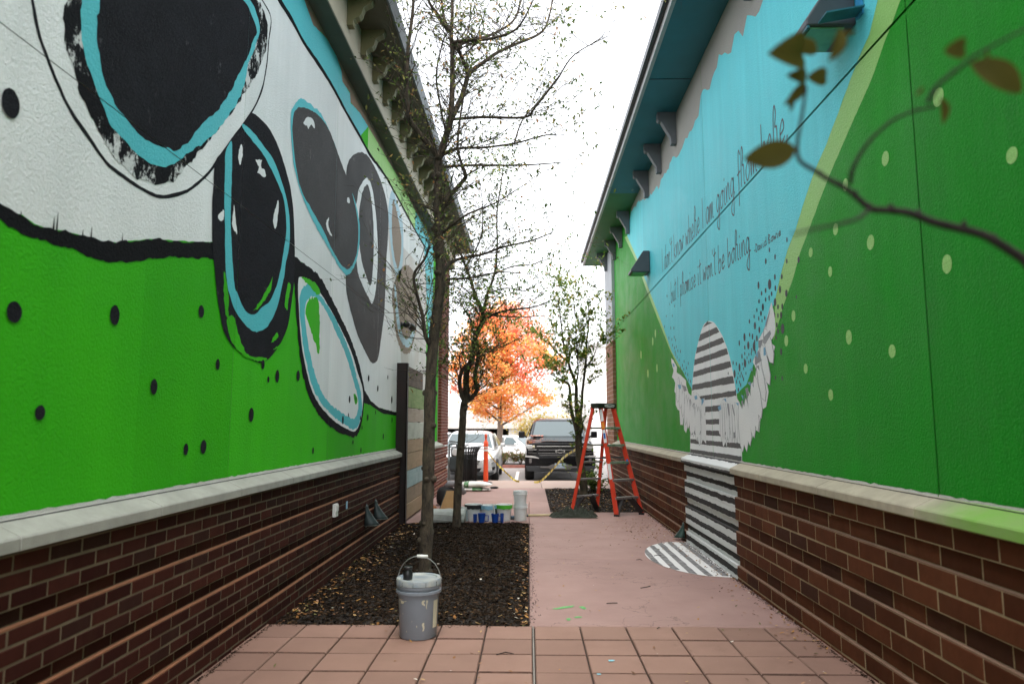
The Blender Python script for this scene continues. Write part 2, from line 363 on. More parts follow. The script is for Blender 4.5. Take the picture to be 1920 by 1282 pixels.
# ------------------------------------------------------------------ mesh helpers
COL = SC.collection
def link(o, parent=None):
    COL.objects.link(o)
    if parent is not None: o.parent = parent
    return o
def tag(o, label=None, cat=None, group=None, kind=None):
    if label: o['label'] = label
    if cat: o['category'] = cat
    if group: o['group'] = group
    if kind: o['kind'] = kind
    return o
def thing(name, label, cat, loc=(0,0,0), rz=0, group=None):
    o = link(bpy.data.objects.new(name, None)); o.location = loc; o.rotation_euler = (0,0,rz)
    o.empty_display_size = .1
    return tag(o, label, cat, group)
class MB:
    def __init__(s): s.v=[]; s.f=[]; s.m=[]; s.cur=0
    def add(s, vs, fs, mi=None):
        b=len(s.v); s.v.extend([tuple(v) for v in vs])
        for f in fs: s.f.append(tuple(i+b for i in f)); s.m.append(s.cur if mi is None else mi)
        return s
    def box(s, x0,x1,y0,y1,z0,z1, mi=None):
        return s.add([(x0,y0,z0),(x1,y0,z0),(x1,y1,z0),(x0,y1,z0),(x0,y0,z1),(x1,y0,z1),(x1,y1,z1),(x0,y1,z1)],
                     [(0,3,2,1),(4,5,6,7),(0,1,5,4),(1,2,6,5),(2,3,7,6),(3,0,4,7)], mi)
    def bar(s, p, q, w, h, up=(0,0,1), mi=None):
        p=Vector(p); q=Vector(q); d=(q-p).normalized(); u=Vector(up)
        sx=d.cross(u).normalized(); sz=sx.cross(d).normalized()
        vs=[]
        for c in (p,q):
            for a,b in ((-1,-1),(1,-1),(1,1),(-1,1)): vs.append(c+sx*(a*w/2)+sz*(b*h/2))
        return s.add(vs,[(0,1,2,3),(7,6,5,4),(0,4,5,1),(1,5,6,2),(2,6,7,3),(3,7,4,0)],mi)
    def tube(s, pts, rad, n=8, cap=True, mi=None):
        pts=[Vector(p) for p in pts]
        if not isinstance(rad,(list,tuple)): rad=[rad]*len(pts)
        vs=[]; fs=[]; ref=None
        for i,p in enumerate(pts):
            d=(pts[min(i+1,len(pts)-1)]-pts[max(i-1,0)])
            d=d.normalized() if d.length>1e-9 else Vector((0,0,1))
            if ref is None:
                ref=d.orthogonal().normalized()
            ref=(ref-d*ref.dot(d)); ref=ref.normalized() if ref.length>1e-6 else d.orthogonal().normalized()
            b=d.cross(ref)
            for k in range(n):
                a=2*math.pi*k/n; vs.append(p+(ref*math.cos(a)+b*math.sin(a))*rad[i])
        for i in range(len(pts)-1):
            for k in range(n):
                k2=(k+1)%n; fs.append((i*n+k,i*n+k2,(i+1)*n+k2,(i+1)*n+k))
        if cap:
            fs.append(tuple(range(n-1,-1,-1))); fs.append(tuple((len(pts)-1)*n+k for k in range(n)))
        return s.add(vs,fs,mi)
    def lathe(s, prof, n=24, c=(0,0,0), axis='z', mi=None):
        vs=[]; fs=[]
        for r,h in prof:
            for k in range(n):
                a=2*math.pi*k/n; x,y=r*math.cos(a),r*math.sin(a)
                if axis=='z': vs.append((c[0]+x,c[1]+y,c[2]+h))
                elif axis=='x': vs.append((c[0]+h,c[1]+x,c[2]+y))
                else: vs.append((c[0]+x,c[1]+h,c[2]+y))
        for i in range(len(prof)-1):
            for k in range(n):
                k2=(k+1)%n; fs.append((i*n+k,i*n+k2,(i+1)*n+k2,(i+1)*n+k))
        return s.add(vs,fs,mi)
    def loft(s, rings, cap=True, mi=None):
        n=len(rings[0]); vs=[p for r in rings for p in r]; fs=[]
        for i in range(len(rings)-1):
            for k in range(n):
                k2=(k+1)%n; fs.append((i*n+k,i*n+k2,(i+1)*n+k2,(i+1)*n+k))
        if cap:
            fs.append(tuple(range(n-1,-1,-1))); fs.append(tuple((len(rings)-1)*n+k for k in range(n)))
        return s.add(vs,fs,mi)
    def prism(s, poly, a, b, axis='y', mi=None):
        n=len(poly)
        put={'x':lambda p,t:(t,p[0],p[1]),'y':lambda p,t:(p[0],t,p[1]),'z':lambda p,t:(p[0],p[1],t)}[axis]
        vs=[put(p,a) for p in poly]+[put(p,b) for p in poly]
        fs=[tuple(range(n)),tuple(range(2*n-1,n-1,-1))]+[(i,i+n,(i+1)%n+n,(i+1)%n) for i in range(n)]
        return s.add(vs,fs,mi)
    def mesh(s, name, mats, smooth=False):
        me=bpy.data.meshes.new(name); me.from_pydata(s.v,[],s.f)
        for mm in (mats if isinstance(mats,(list,tuple)) else [mats]): me.materials.append(M[mm])
        if any(s.m): me.polygons.foreach_set('material_index', s.m)
        if smooth: me.polygons.foreach_set('use_smooth',[True]*len(s.f))
        me.update(); return me
    def build(s, name, mats, parent=None, smooth=False, bevel=0, angle=None):
        o=bpy.data.objects.new(name, s.mesh(name,mats,smooth or angle is not None))
        link(o,parent)
        if bevel:
            b=o.modifiers.new('bevel','BEVEL'); b.width=bevel; b.segments=2; b.limit_method='ANGLE'; b.angle_limit=R(40)
        if angle is not None:
            bm=bmesh.new(); bm.from_mesh(o.data)
            for e in bm.edges:
                if len(e.link_faces)==2 and e.calc_face_angle(0)>R(angle): e.smooth=False
            bm.to_mesh(o.data); bm.free()
        return o
def inst(me, name, loc, parent=None, rot=(0,0,0), scale=(1,1,1)):
    o=bpy.data.objects.new(name, me); o.location=loc; o.rotation_euler=rot; o.scale=scale
    return link(o,parent)
def copy_tree(o, parent=None):
    c=o.copy(); link(c,parent)
    for ch in o.children: copy_tree(ch,c)
    return c
def catmull(pts, closed=True, sub=4):
    n=len(pts); out=[]
    rng=range(n if closed else n-1)
    for i in rng:
        g=lambda k: pts[(i+k)%n] if closed else pts[max(0,min(n-1,i+k))]
        p0,p1,p2,p3=g(-1),g(0),g(1),g(2)
        for j in range(sub):
            t=j/sub
            out.append(tuple(.5*((2*p1[d])+(-p0[d]+p2[d])*t+(2*p0[d]-5*p1[d]+4*p2[d]-p3[d])*t*t+(-p0[d]+3*p1[d]-3*p2[d]+p3[d])*t**3) for d in range(len(p1))))
    if not closed: out.append(tuple(pts[-1]))
    return out

# ================================================================== SETTING
# ground: one sheet, falling away gently behind the car park
def gz(y):
    if y < 18.7: return -.20
    if y < 26: return -.15
    return max(-1.5, -.15 - (y-26)*.035)
g=MB(); ys=[-300,-40,-6,0,18.69,18.71,22,26,30,34,40,46,52,60,70,100,200,600]; xs=[-600,-100,-30,-10,0,10,30,100,600]
vs=[(x,y,gz(y)) for y in ys for x in xs]; nx=len(xs)
fs=[(j*nx+i,j*nx+i+1,(j+1)*nx+i+1,(j+1)*nx+i) for j in range(len(ys)-1) for i in range(nx-1)]
g.add(vs,fs); tag(g.build('ground','asphalt'),kind='structure')
# paved area in front: dark bedding with single pavers laid on it
pv=tag(MB().box(-1.95,2.0,-3,5.30,-.15,-.022).build('pavement','joint_dirt'),kind='structure')
PW,PD=.327,.322
def paver_mesh(w):
    b=MB(); x=w/2-.005; y=PD/2-.0040; c=.006
    b.add([(-x,-y,-.06),(x,-y,-.06),(x,y,-.06),(-x,y,-.06),(-x,-y,-c),(x,-y,-c),(x,y,-c),(-x,y,-c),(-x+c,-y+c,0),(x-c,-y+c,0),(x-c,y-c,0),(-x+c,y-c,0)],
          [(0,1,5,4),(1,2,6,5),(2,3,7,6),(3,0,4,7),(4,5,9,8),(5,6,10,9),(6,7,11,10),(7,4,8,11),(8,9,10,11)])
    for i in (0,2,4,6): b.m[i]=1
    return b.mesh('paver',['paver','paver_edge'])
pm=paver_mesh(PW)
for r in range(13):
    for c in range(-6,6):
        x=.02+c*PW+PW/2+(.012 if c>=0 else 0); y=5.275-PD*(r+.5)
        if x-PW/2>1.93 or x+PW/2<-1.9: continue
        inst(pm,'paver',(x,y,random.uniform(-.004,.001)),pv,(random.uniform(-.004,.004),random.uniform(-.004,.004),random.uniform(-.003,.003)))
MB().box(.021,.029,1.2,5.27,-.02,-.004).build('expansion_joint','seam_white',pv)
# pink concrete walk in slabs
pw=tag(MB().box(-4,3.9,5.28,18.66,-.19,-.10).build('path','joint_dirt'),kind='structure')
def slab(x0,x1,y0,y1,mt='pink_concrete',z=0.0):
    b=MB(); c=.008; zz=-.12
    b.add([(x0,y0,zz),(x1,y0,zz),(x1,y1,zz),(x0,y1,zz),(x0,y0,z-c),(x1,y0,z-c),(x1,y1,z-c),(x0,y1,z-c),(x0+c,y0+c,z),(x1-c,y0+c,z),(x1-c,y1-c,z),(x0+c,y1-c,z)],
          [(0,1,5,4),(1,2,6,5),(2,3,7,6),(3,0,4,7),(4,5,9,8),(5,6,10,9),(6,7,11,10),(7,4,8,11),(8,9,10,11)])
    return b.build('slab',mt,pw)
slab(.0,1.945,5.284,7.80); slab(.0,1.945,7.804,11.95)
slab(-1.895,-.004,10.63,13.6); slab(-1.895,.352,13.605,16.40)
slab(-.0,.352,11.955,13.60)
for x0,x1 in ((-4.0,-1.86),(-1.855,.290),(.295,2.2),(2.205,3.9)): slab(x0,x1,16.405,18.60,'pale_concrete')
MB().box(-30,30,18.61,18.76,-.3,-.006).build('kerb','pale_concrete',pw,bevel=.02)
# planting beds: uneven mulch with bark chips and fallen leaves
def bed(x0,x1,y0,y1,label_seed,chips,hgt):
    random.seed(label_seed); b=MB(); nx,ny=int((x1-x0)/.045),int((y1-y0)/.05)
    def h(x,y):
        e=min(1,(x-x0)/.25,(x1-x)/.14,(y-y0)/.14,(y1-y)/.14)
        return -.03+hgt*max(0,e)+.016*noise.noise((x*6,y*6,1))+.010*noise.noise((x*19,y*19,4))
    vs=[(x0+(x1-x0)*i/nx,y0+(y1-y0)*j/ny,h(x0+(x1-x0)*i/nx,y0+(y1-y0)*j/ny)) for j in range(ny+1) for i in range(nx+1)]
    fs=[(j*(nx+1)+i,j*(nx+1)+i+1,(j+1)*(nx+1)+i+1,(j+1)*(nx+1)+i) for j in range(ny) for i in range(nx)]
    b.add(vs,fs); o=tag(b.build('planting_bed','mulch_soil',smooth=True),kind='structure')
    cm=MB()
    for _ in range(chips):
        x=random.uniform(x0+.01,x1-.01); y=random.uniform(y0+.01,y1-.01); z=h(x,y)+.004
        a=random.uniform(0,6.28); L=random.uniform(.005,.022); w=random.uniform(.0015,.0055); t=random.uniform(-.5,.5)
        ca,sa=math.cos(a)*L,math.sin(a)*L; wx,wy=-math.sin(a)*w,math.cos(a)*w
        cm.add([(x-ca-wx,y-sa-wy,z-t*L),(x+ca-wx,y+sa-wy,z+t*L),(x+ca+wx,y+sa+wy,z+t*L+.004),(x-ca+wx,y-sa+wy,z-t*L+.004)],[(0,1,2,3)])
    tag(cm.build('mulch_chips','mulch_chip',o),kind='stuff')
    return o,h
bed1,h1=bed(-1.89,-.006,5.285,10.625,5,42000,.045)
bed2,h2=bed(.358,1.93,11.96,16.395,6,9000,.04)
def leaf_quad(b,c,L,w,yaw,tilt,fold,mi=None):
    c=Vector(c); d=Vector((math.cos(yaw)*math.cos(tilt),math.sin(yaw)*math.cos(tilt),math.sin(tilt)))
    s=Vector((-math.sin(yaw),math.cos(yaw),0)); u=d.cross(s)
    s1=(s+u*fold).normalized()*w; s2=(-s+u*fold).normalized()*w
    b.add([c-d*L,c-d*.2*L+s1,c+d*L,c-d*.2*L+s2,c+d*.45*L+s1*.72,c+d*.45*L+s2*.72],[(0,1,4,2),(0,2,5,3)],mi)
def litter(n,fx,name,par=None,lo=.012,hi=.03):
    b=MB()
    for _ in range(n):
        x,y,z=fx(); leaf_quad(b,(x,y,z+random.uniform(.003,.014)),random.uniform(lo,hi),random.uniform(.4,.62)*hi*.8,random.uniform(0,6.28),random.uniform(-.4,.4),random.uniform(-.5,.6))
    return tag(b.build(name,'litter',par),kind='stuff')
random.seed(21)
def f1():
    k=random.random()
    if k<.62: x=-1.88+abs(random.gauss(0,.20)); y=random.uniform(5.3,10.6)
    elif k<.82: x=-.01-abs(random.gauss(0,.07)); y=random.uniform(5.3,10.6)
    elif k<.90: x=random.uniform(-1.85,-.02); y=5.3+abs(random.gauss(0,.22))
    else: x=random.uniform(-1.85,-.02); y=random.uniform(5.3,10.6)
    x=min(-.02,max(-1.87,x)); y=min(10.6,y); return x,y,h1(x,y)
litter(760,f1,'leaf_litter',bed1,.010,.030)
def f2():
    x=random.uniform(.4,1.9); y=random.uniform(12,16.3); return x,y,h2(x,y)
litter(420,f2,'leaf_litter',bed2,.015,.035)
def f3():
    k=random.random()
    if k<.45: return 1.93-abs(random.gauss(0,.13)),random.uniform(4.6,11.9),0
    if k<.80: return random.gauss(1.55,.22),random.gauss(9.9,.55),0
    if k<.9: return random.uniform(.05,1.9),random.uniform(5.4,11.9),0
    return random.uniform(-1.8,1.9),random.uniform(3.4,5.2),0
fl=litter(620,lambda:(lambda p:(min(1.93,p[0]),p[1],p[2]))(f3()),'fallen_leaves',None,.007,.02)
tag(fl,'brown leaf fragments scattered over the pink concrete walk','leaves')
tw=MB()
for (x,y,a,L) in ((.98,6.45,.3,.13),(-.1,4.62,2.9,.11),(.62,5.9,-.2,.09),(.9,5.2,.5,.035),(1.2,7.75,2.5,.06),(1.45,8.0,2.7,.08)):
    tw.tube([(x,y,.006),(x+math.cos(a)*L*.5,y+math.sin(a)*L*.5,.012),(x+math.cos(a+.4)*L,y+math.sin(a+.4)*L,.006)],.0035,5)
tag(tw.build('fallen_twigs','twig_dark'),'thin dark broken twigs lying on the paving','twigs',kind='stuff')
gb_=MB(); rnd=random.Random(77)
for _ in range(3600):
    k=rnd.random()
    if k<.62: x=1.937-abs(rnd.gauss(0,.022)); y=rnd.uniform(2.6,11.9)
    elif k<.80: x=-1.885+abs(rnd.gauss(0,.018)); y=rnd.uniform(2.6,5.27)
    elif k<.93: x=rnd.uniform(-.02,.02)+abs(rnd.gauss(0,.03)); y=rnd.uniform(5.3,10.6)
    else: x=rnd.uniform(-1.85,-.05); y=5.28-abs(rnd.gauss(0,.03))
    a=rnd.uniform(0,6.28); L=rnd.uniform(.003,.011); w=rnd.uniform(.002,.005); z=.003 if y>5.28 else .001
    gb_.add([(x-math.cos(a)*L,y-math.sin(a)*L,z),(x-math.sin(a)*w,y+math.cos(a)*w,z+.004),(x+math.cos(a)*L,y+math.sin(a)*L,z+.001),(x+math.sin(a)*w,y-math.cos(a)*w,z+.003)],[(0,1,2,3)])
tag(gb_.build('grit','mulch_chip'),'dark grit gathered along the wall feet and paving edges','grit',kind='stuff')
def blotch(name,mt,cx,cy,rx,ry,a,z,seed,par):
    b=MB(); n=26; random.seed(seed); P=[]
    for k in range(n):
        t=6.283*k/n; r=1+.45*noise.noise((math.cos(t)*1.7,math.sin(t)*1.7,seed)); u,v=rx*r*math.cos(t),ry*r*math.sin(t)
        P.append((cx+u*math.cos(a)-v*math.sin(a),cy+u*math.sin(a)+v*math.cos(a),z))
    b.add(P+[(cx,cy,z)],[(k,(k+1)%n,n) for k in range(n)]); return b.build(name,mt,par)
blotch('paint_spill','spill_green',.27,5.78,.105,.022,.55,.0025,3,pw); blotch('paint_spill','spill_green',.36,5.50,.03,.02,.3,.0025,4,pw)
blotch('paint_spill','spill_green',.29,5.44,.018,.03,0,.0025,6,pw); blotch('paint_spill','spill_green',.42,5.78,.02,.05,.3,.0025,7,pw)
blotch('paint_spill','spill_blue',.50,4.52,.022,.014,.3,.003,5,pv); blotch('paint_spill','spill_blue',.40,4.28,.014,.01,.2,.003,8,pv)
# striped half-oval painted on the walk at the foot of the wall
def halfoval():
    cy=7.97; ry=1.06; rx=.66
    def clip(xa,xb):
        P=[]
        for k in range(31):
            y=cy-ry+2*ry*k/30; xo=1.945-rx*math.sqrt(max(0,1-((y-cy)/ry)**2))
            lo=max(xo,xa); 
            if lo<xb: P.append((y,lo))
        if len(P)<3: return None
        return [(p[1],p[0],.0) for p in P]+[(xb+.012*noise.noise((p[0]*5,xb*9,0)),p[0],.0) for p in reversed(P)]
    b=MB(); P=clip(0,1.945); b.add([(x,y,.0022) for x,y,z in P],[tuple(range(len(P)))]); o=b.build('painted_half_oval','stripe_white',pw)
    for xa,xb in ((1.30,1.362),(1.425,1.492),(1.555,1.622),(1.69,1.752),(1.84,1.905)):
        P=clip(xa,xb)
        if P: MB().add([(x,y,.0040) for x,y,z in P],[tuple(range(len(P)))]).build('painted_stripe','stripe_grey',o)
halfoval()

# ================================================================== BUILDINGS
MUR = {
'sky_line':[[4.931,4.812],[5.2,4.791],[5.496,4.801],[5.828,4.783],[6.298,4.817],[6.755,4.829],[7.283,4.806],[7.892,4.8],[8.417,4.784],[9.005,4.832],[9.679,4.864],[9.583,4.855],[10.781,4.839],[11.969,4.807],[13.037,4.786],[13.801,4.585],[14.308,4.25]],
'cyan_top':[[5.427,5.222],[5.786,5.166],[6.06,5.095],[6.478,5.206],[6.838,5.214],[7.04,5.157],[7.083,5.067],[7.396,5.091],[7.443,4.997],[7.863,5.073],[8.292,5.098]],
'cyan1_bot':[[8.318,4.781]],
'cyan2':[[11.943,5.069],[12.266,5.195],[12.955,5.114],[13.921,4.943],[14.574,4.074]],
'wave_top':[[2.513,2.252],[2.56,2.241],[2.632,2.245],[2.7,2.232],[2.789,2.235],[2.881,2.252],[3.012,2.268],[3.167,2.28],[3.284,2.311],[3.491,2.379],[3.695,2.432],[3.942,2.489],[4.391,2.601]],
'wave_bot':[[2.52,2.194],[2.559,2.179],[2.682,2.168],[2.814,2.172],[2.939,2.185],[3.065,2.179],[3.2,2.193],[3.423,2.245],[3.645,2.322],[3.866,2.38],[4.403,2.492]],
'tail_top':[[5.577,2.8],[5.78,2.821],[5.998,2.843],[6.388,2.824],[6.78,2.725],[7.224,2.58],[7.654,2.406],[7.975,2.216],[8.238,2.006],[8.422,1.858],[8.794,1.731],[9.294,1.661],[10.337,1.626],[11.021,1.626]],
'tail_bot':[[11.027,1.569],[10.342,1.577],[9.514,1.588],[8.706,1.687],[8.312,1.695]],
'leaf_black':[[5.758,2.83],[5.998,2.843],[6.439,2.835],[6.839,2.719],[7.292,2.555],[7.73,2.378],[8.057,2.186],[8.325,1.972],[8.443,1.819],[8.405,1.619],[8.3,1.422],[8.071,1.308],[7.628,1.324],[7.163,1.389],[6.746,1.487],[6.418,1.62],[6.209,1.761],[6.051,1.941],[5.947,2.161],[5.873,2.366],[5.816,2.571]],
'leaf_white':[[5.893,2.658],[5.967,2.71],[6.199,2.721],[6.508,2.681],[6.853,2.588],[7.305,2.433],[7.744,2.25],[8.073,2.033],[8.337,1.854],[8.358,1.657],[8.253,1.48],[8.026,1.365],[7.62,1.395],[7.154,1.473],[6.735,1.582],[6.406,1.726],[6.218,1.895],[6.083,2.06],[5.996,2.24],[5.929,2.447]],
'leaf_cyan':[[5.944,2.508],[6.022,2.625],[6.203,2.684],[6.511,2.658],[6.915,2.564],[7.377,2.389],[7.75,2.194],[8.04,1.973],[8.261,1.791],[8.323,1.598],[8.176,1.441],[7.948,1.385],[7.546,1.44],[7.087,1.523],[6.674,1.643],[6.401,1.771],[6.211,1.954],[6.074,2.147],[5.985,2.34]],
'leaf_inner':[[6.127,2.511],[6.31,2.605],[6.517,2.595],[6.803,2.513],[7.185,2.347],[7.537,2.173],[7.81,1.976],[8.103,1.746],[8.12,1.593],[7.935,1.506],[7.535,1.546],[7.077,1.623],[6.72,1.724],[6.492,1.869],[6.324,2.024],[6.182,2.22],[6.103,2.387]],
'leaf_green':[[6.151,2.5],[6.263,2.581],[6.463,2.609],[6.528,2.501],[6.557,2.235],[6.546,2.092],[6.406,2.186],[6.243,2.318],[6.115,2.404]],
'leaf_green2':[[7.906,1.776],[8.022,1.772],[8.092,1.708],[7.994,1.666]],
'leaf_green3':[[5.967,2.71],[6.246,2.739],[6.506,2.705],[6.46,2.64],[6.204,2.677]],
'o1_line':[[2.585,3.116],[2.632,3.008],[2.694,2.931],[2.786,2.838],[2.872,2.772],[3.005,2.71],[3.116,2.659],[3.197,2.641],[3.425,2.631],[3.618,2.648],[3.826,2.735],[3.96,2.816],[4.151,2.972],[4.276,3.11],[4.465,3.322],[4.768,3.658],[4.931,3.904],[5.004,4.148],[5.023,4.351],[5.044,4.542],[4.857,4.571],[4.459,4.55],[3.661,4.206],[3.106,3.885]],
'o1_line2':[[2.585,3.116],[2.56,3.236],[2.601,3.386]],
'o1_black':[[2.785,3.244],[2.774,3.146],[2.794,3.049],[2.848,2.979],[2.889,2.917],[2.961,2.841],[3.057,2.77],[3.174,2.702],[3.33,2.67],[3.494,2.687],[3.651,2.732],[3.793,2.829],[3.92,2.959],[4.129,3.168],[4.361,3.415],[4.59,3.677],[4.81,3.951],[4.94,4.177],[5.0,4.37],[4.947,4.483],[4.785,4.524],[4.403,4.454],[3.899,4.267],[3.37,3.954],[2.977,3.614],[2.829,3.384]],
'o1_cyan':[[2.88,3.305],[2.883,3.212],[2.902,3.11],[2.93,3.051],[2.995,2.99],[3.055,2.923],[3.158,2.844],[3.297,2.802],[3.445,2.787],[3.6,2.812],[3.742,2.879],[3.913,3.018],[4.177,3.227],[4.415,3.481],[4.585,3.718],[4.664,3.95],[4.784,4.183],[4.845,4.327],[4.759,4.415],[4.646,4.435],[4.317,4.366],[3.857,4.185],[3.376,3.902],[3.053,3.628],[2.91,3.42]],
'o1_inner':[[3.003,3.383],[2.995,3.28],[3.005,3.189],[3.045,3.084],[3.109,2.999],[3.213,2.939],[3.339,2.902],[3.471,2.894],[3.649,2.934],[3.776,2.98],[3.905,3.087],[4.04,3.245],[4.214,3.402],[4.401,3.613],[4.509,3.795],[4.626,3.974],[4.746,4.192],[4.791,4.295],[4.692,4.343],[4.531,4.362],[4.233,4.283],[3.816,4.105],[3.4,3.863],[3.135,3.634],[3.023,3.476]],
'o2_black':[[4.752,3.641],[4.97,3.676],[5.158,3.665],[5.328,3.601],[5.474,3.506],[5.601,3.398],[5.698,3.237],[5.745,3.057],[5.779,2.872],[5.791,2.76],[5.781,2.607],[5.736,2.413],[5.665,2.224],[5.509,2.069],[5.303,1.943],[5.137,1.888],[4.945,1.898],[4.747,1.923],[4.577,1.973],[4.462,2.057],[4.404,2.155],[4.354,2.253],[4.309,2.385],[4.275,2.483],[4.251,2.562],[4.238,2.682],[4.222,2.821],[4.226,2.922],[4.232,3.071],[4.293,3.151],[4.452,3.321],[4.636,3.495]],
'o2_cyan':[[4.457,3.311],[4.375,3.205],[4.378,3.075],[4.384,2.925],[4.416,2.735],[4.433,2.589],[4.46,2.446],[4.508,2.324],[4.528,2.298],[4.602,2.221],[4.718,2.16],[4.866,2.112],[5.02,2.103],[5.209,2.159],[5.272,2.207],[5.401,2.331],[5.493,2.508],[5.554,2.657],[5.565,2.732],[5.636,2.901],[5.627,3.088],[5.543,3.253],[5.39,3.376],[5.214,3.469],[4.994,3.5],[4.819,3.518],[4.633,3.504],[4.624,3.473],[4.799,3.454],[5.001,3.433],[5.159,3.388],[5.329,3.317],[5.475,3.231],[5.546,3.065],[5.542,2.939],[5.491,2.765],[5.457,2.662],[5.381,2.512],[5.254,2.371],[5.157,2.322],[5.064,2.275],[4.975,2.224],[4.855,2.211],[4.735,2.256],[4.658,2.322],[4.612,2.345],[4.557,2.519],[4.534,2.615],[4.499,2.759],[4.489,2.91],[4.484,3.062],[4.472,3.213]],
'o2_w1':[[4.867,3.335],[4.977,3.38],[4.969,3.328],[5.043,3.322],[5.06,3.283],[4.905,3.253],[4.934,3.304]],
'o2_w2':[[4.57,3.273],[4.601,3.339],[4.632,3.33],[4.63,3.254],[4.591,3.196]],
'o2_w3':[[5.287,3.097],[5.337,3.186],[5.363,3.158],[5.337,3.004],[5.304,2.946],[5.252,3.003]],
'o2_w4':[[4.315,2.744],[4.374,2.812],[4.4,2.78],[4.36,2.738]],
'o2_w5':[[4.518,2.764],[4.539,2.895],[4.57,2.832],[4.607,2.717],[4.57,2.728]],
'o2_g1':[[4.435,2.379],[4.456,2.416],[4.517,2.274],[4.532,2.143],[4.478,2.167]],
'o2_g2':[[4.509,2.117],[4.609,2.155],[4.718,2.034],[4.827,1.943],[4.978,1.917],[5.234,1.935],[5.203,1.905],[4.95,1.896],[4.73,1.927],[4.587,1.995]],
'o2_g3':[[5.641,2.585],[5.703,2.577],[5.663,2.457],[5.644,2.371],[5.582,2.402]],
'o2_g4':[[5.306,2.057],[5.421,2.149],[5.46,2.128],[5.374,2.078]],
'o2_g5':[[5.364,2.012],[5.54,2.085],[5.682,2.211],[5.668,2.154],[5.542,2.058]],
'o2_g6':[[4.942,2.243],[5.088,2.354],[5.239,2.51],[5.286,2.559],[5.261,2.463],[5.092,2.317]],
'o3_cyan':[[5.796,4.257],[6.064,4.323],[6.335,4.376],[6.587,4.354],[6.863,4.284],[7.166,4.16],[7.492,4.059],[7.775,3.945],[7.972,3.774],[7.996,3.547],[7.878,3.304],[7.626,3.109],[7.409,3.045],[7.048,3.092],[6.714,3.179],[6.41,3.245],[6.083,3.346],[5.821,3.477],[5.669,3.62],[5.595,3.786],[5.556,3.965],[5.6,4.077]],
'o3_black':[[5.747,4.146],[5.984,4.25],[6.292,4.327],[6.536,4.347],[6.75,4.315],[6.981,4.235],[7.228,4.15],[7.525,4.054],[7.743,3.918],[7.902,3.753],[7.926,3.528],[7.808,3.305],[7.526,3.129],[7.219,3.116],[6.871,3.189],[6.549,3.299],[6.166,3.386],[5.904,3.452],[5.75,3.584],[5.655,3.746],[5.599,3.918],[5.64,4.056]],
'o3_w1':[[5.878,4.069],[5.992,4.176],[6.165,4.212],[6.181,4.153],[6.083,4.146],[6.025,4.078],[5.96,4.078]],
'o3_w2':[[6.64,3.385],[6.734,3.473],[6.733,3.382],[6.867,3.327],[6.752,3.311]],
'o3_w3':[[7.395,3.874],[7.455,3.914],[7.51,3.886],[7.418,3.839]],
'o4_black':[[7.921,4.615],[8.295,4.724],[8.718,4.726],[9.085,4.678],[9.416,4.559],[9.622,4.363],[9.618,4.038],[9.542,3.698],[9.535,3.41],[9.476,2.937],[9.305,2.571],[9.134,2.29],[8.797,2.211],[8.408,2.319],[8.02,2.47],[7.729,2.661],[7.501,2.842],[7.437,3.017],[7.469,3.142],[7.676,3.373],[7.632,3.79],[7.419,4.026],[7.341,4.124],[7.392,4.282],[7.586,4.444]],
'o4_ring':[[7.75,3.826],[7.832,3.997],[7.939,4.2],[8.296,4.439],[8.564,4.416],[8.735,4.256],[8.887,4.025],[8.994,3.632],[8.939,3.223],[8.748,2.959],[8.506,3.003],[8.217,3.079],[7.911,3.249]],
'o4_ring_in':[[7.946,3.886],[8.007,4.054],[8.098,4.209],[8.305,4.36],[8.453,4.33],[8.589,4.181],[8.706,3.945],[8.745,3.572],[8.687,3.248],[8.577,3.158],[8.397,3.221],[8.134,3.358],[7.979,3.576]],
'o5_ring':[[9.848,4.814],[10.272,4.75],[10.69,4.618],[10.811,4.359],[10.801,3.996],[10.521,3.605],[10.212,3.678],[9.904,3.893],[9.718,4.173],[9.611,4.468]],
'o5_in':[[9.932,4.684],[10.298,4.57],[10.638,4.314],[10.606,3.997],[10.379,3.78],[10.067,3.934],[9.889,4.223]],
'o6_tan':[[10.81,3.912],[11.711,4.062],[12.135,3.804],[12.355,3.393],[12.103,2.968],[11.689,2.664],[11.236,2.564],[10.76,2.591],[10.345,2.794],[10.108,3.085],[10.035,3.395]],
'o6_blue':[[10.153,3.414],[10.278,3.464],[10.593,3.035],[10.897,2.843],[11.278,2.811],[11.668,2.943],[12.082,3.142],[12.011,2.958],[11.526,2.717],[10.985,2.696],[10.473,2.865]],
'L_dots':[[2.516,2.65,0.057],[2.625,1.862,0.041],[3.276,1.952,0.048],[4.151,2.112,0.038],[4.411,1.814,0.035],[3.665,1.632,0.041],[2.812,1.481,0.03],[4.05,1.293,0.034],[4.27,1.301,0.042],[4.989,1.505,0.049],[5.169,1.879,0.035],[5.288,1.775,0.024],[5.477,1.813,0.05],[5.974,1.852,0.045],[6.463,1.2,0.031],[7.727,1.713,0.041],[7.47,1.486,0.045],[8.01,1.732,0.024],[7.697,1.54,0.023],[8.25,1.517,0.025],[8.633,1.527,0.039],[9.066,1.594,0.027],[8.342,1.402,0.025],[7.928,1.242,0.024],[8.316,1.14,0.031],[9.579,1.279,0.039],[10.171,1.506,0.038],[8.626,2.005,0.039],[9.165,1.908,0.042],[9.801,2.097,0.03],[10.121,1.796,0.053]],
'cy_left':[[14.172,5.291],[12.932,4.518],[11.663,3.645],[10.731,3.011],[9.993,2.462],[9.336,2.146],[8.768,1.839]],
'cy_right':[[3.53,4.117],[3.873,3.879],[3.994,3.736],[4.14,3.665],[4.273,3.581],[4.477,3.444],[4.659,3.326],[4.862,3.22],[5.031,3.101],[5.263,2.907],[5.456,2.786],[5.617,2.633],[5.762,2.463],[6.041,2.235],[6.618,1.81]],
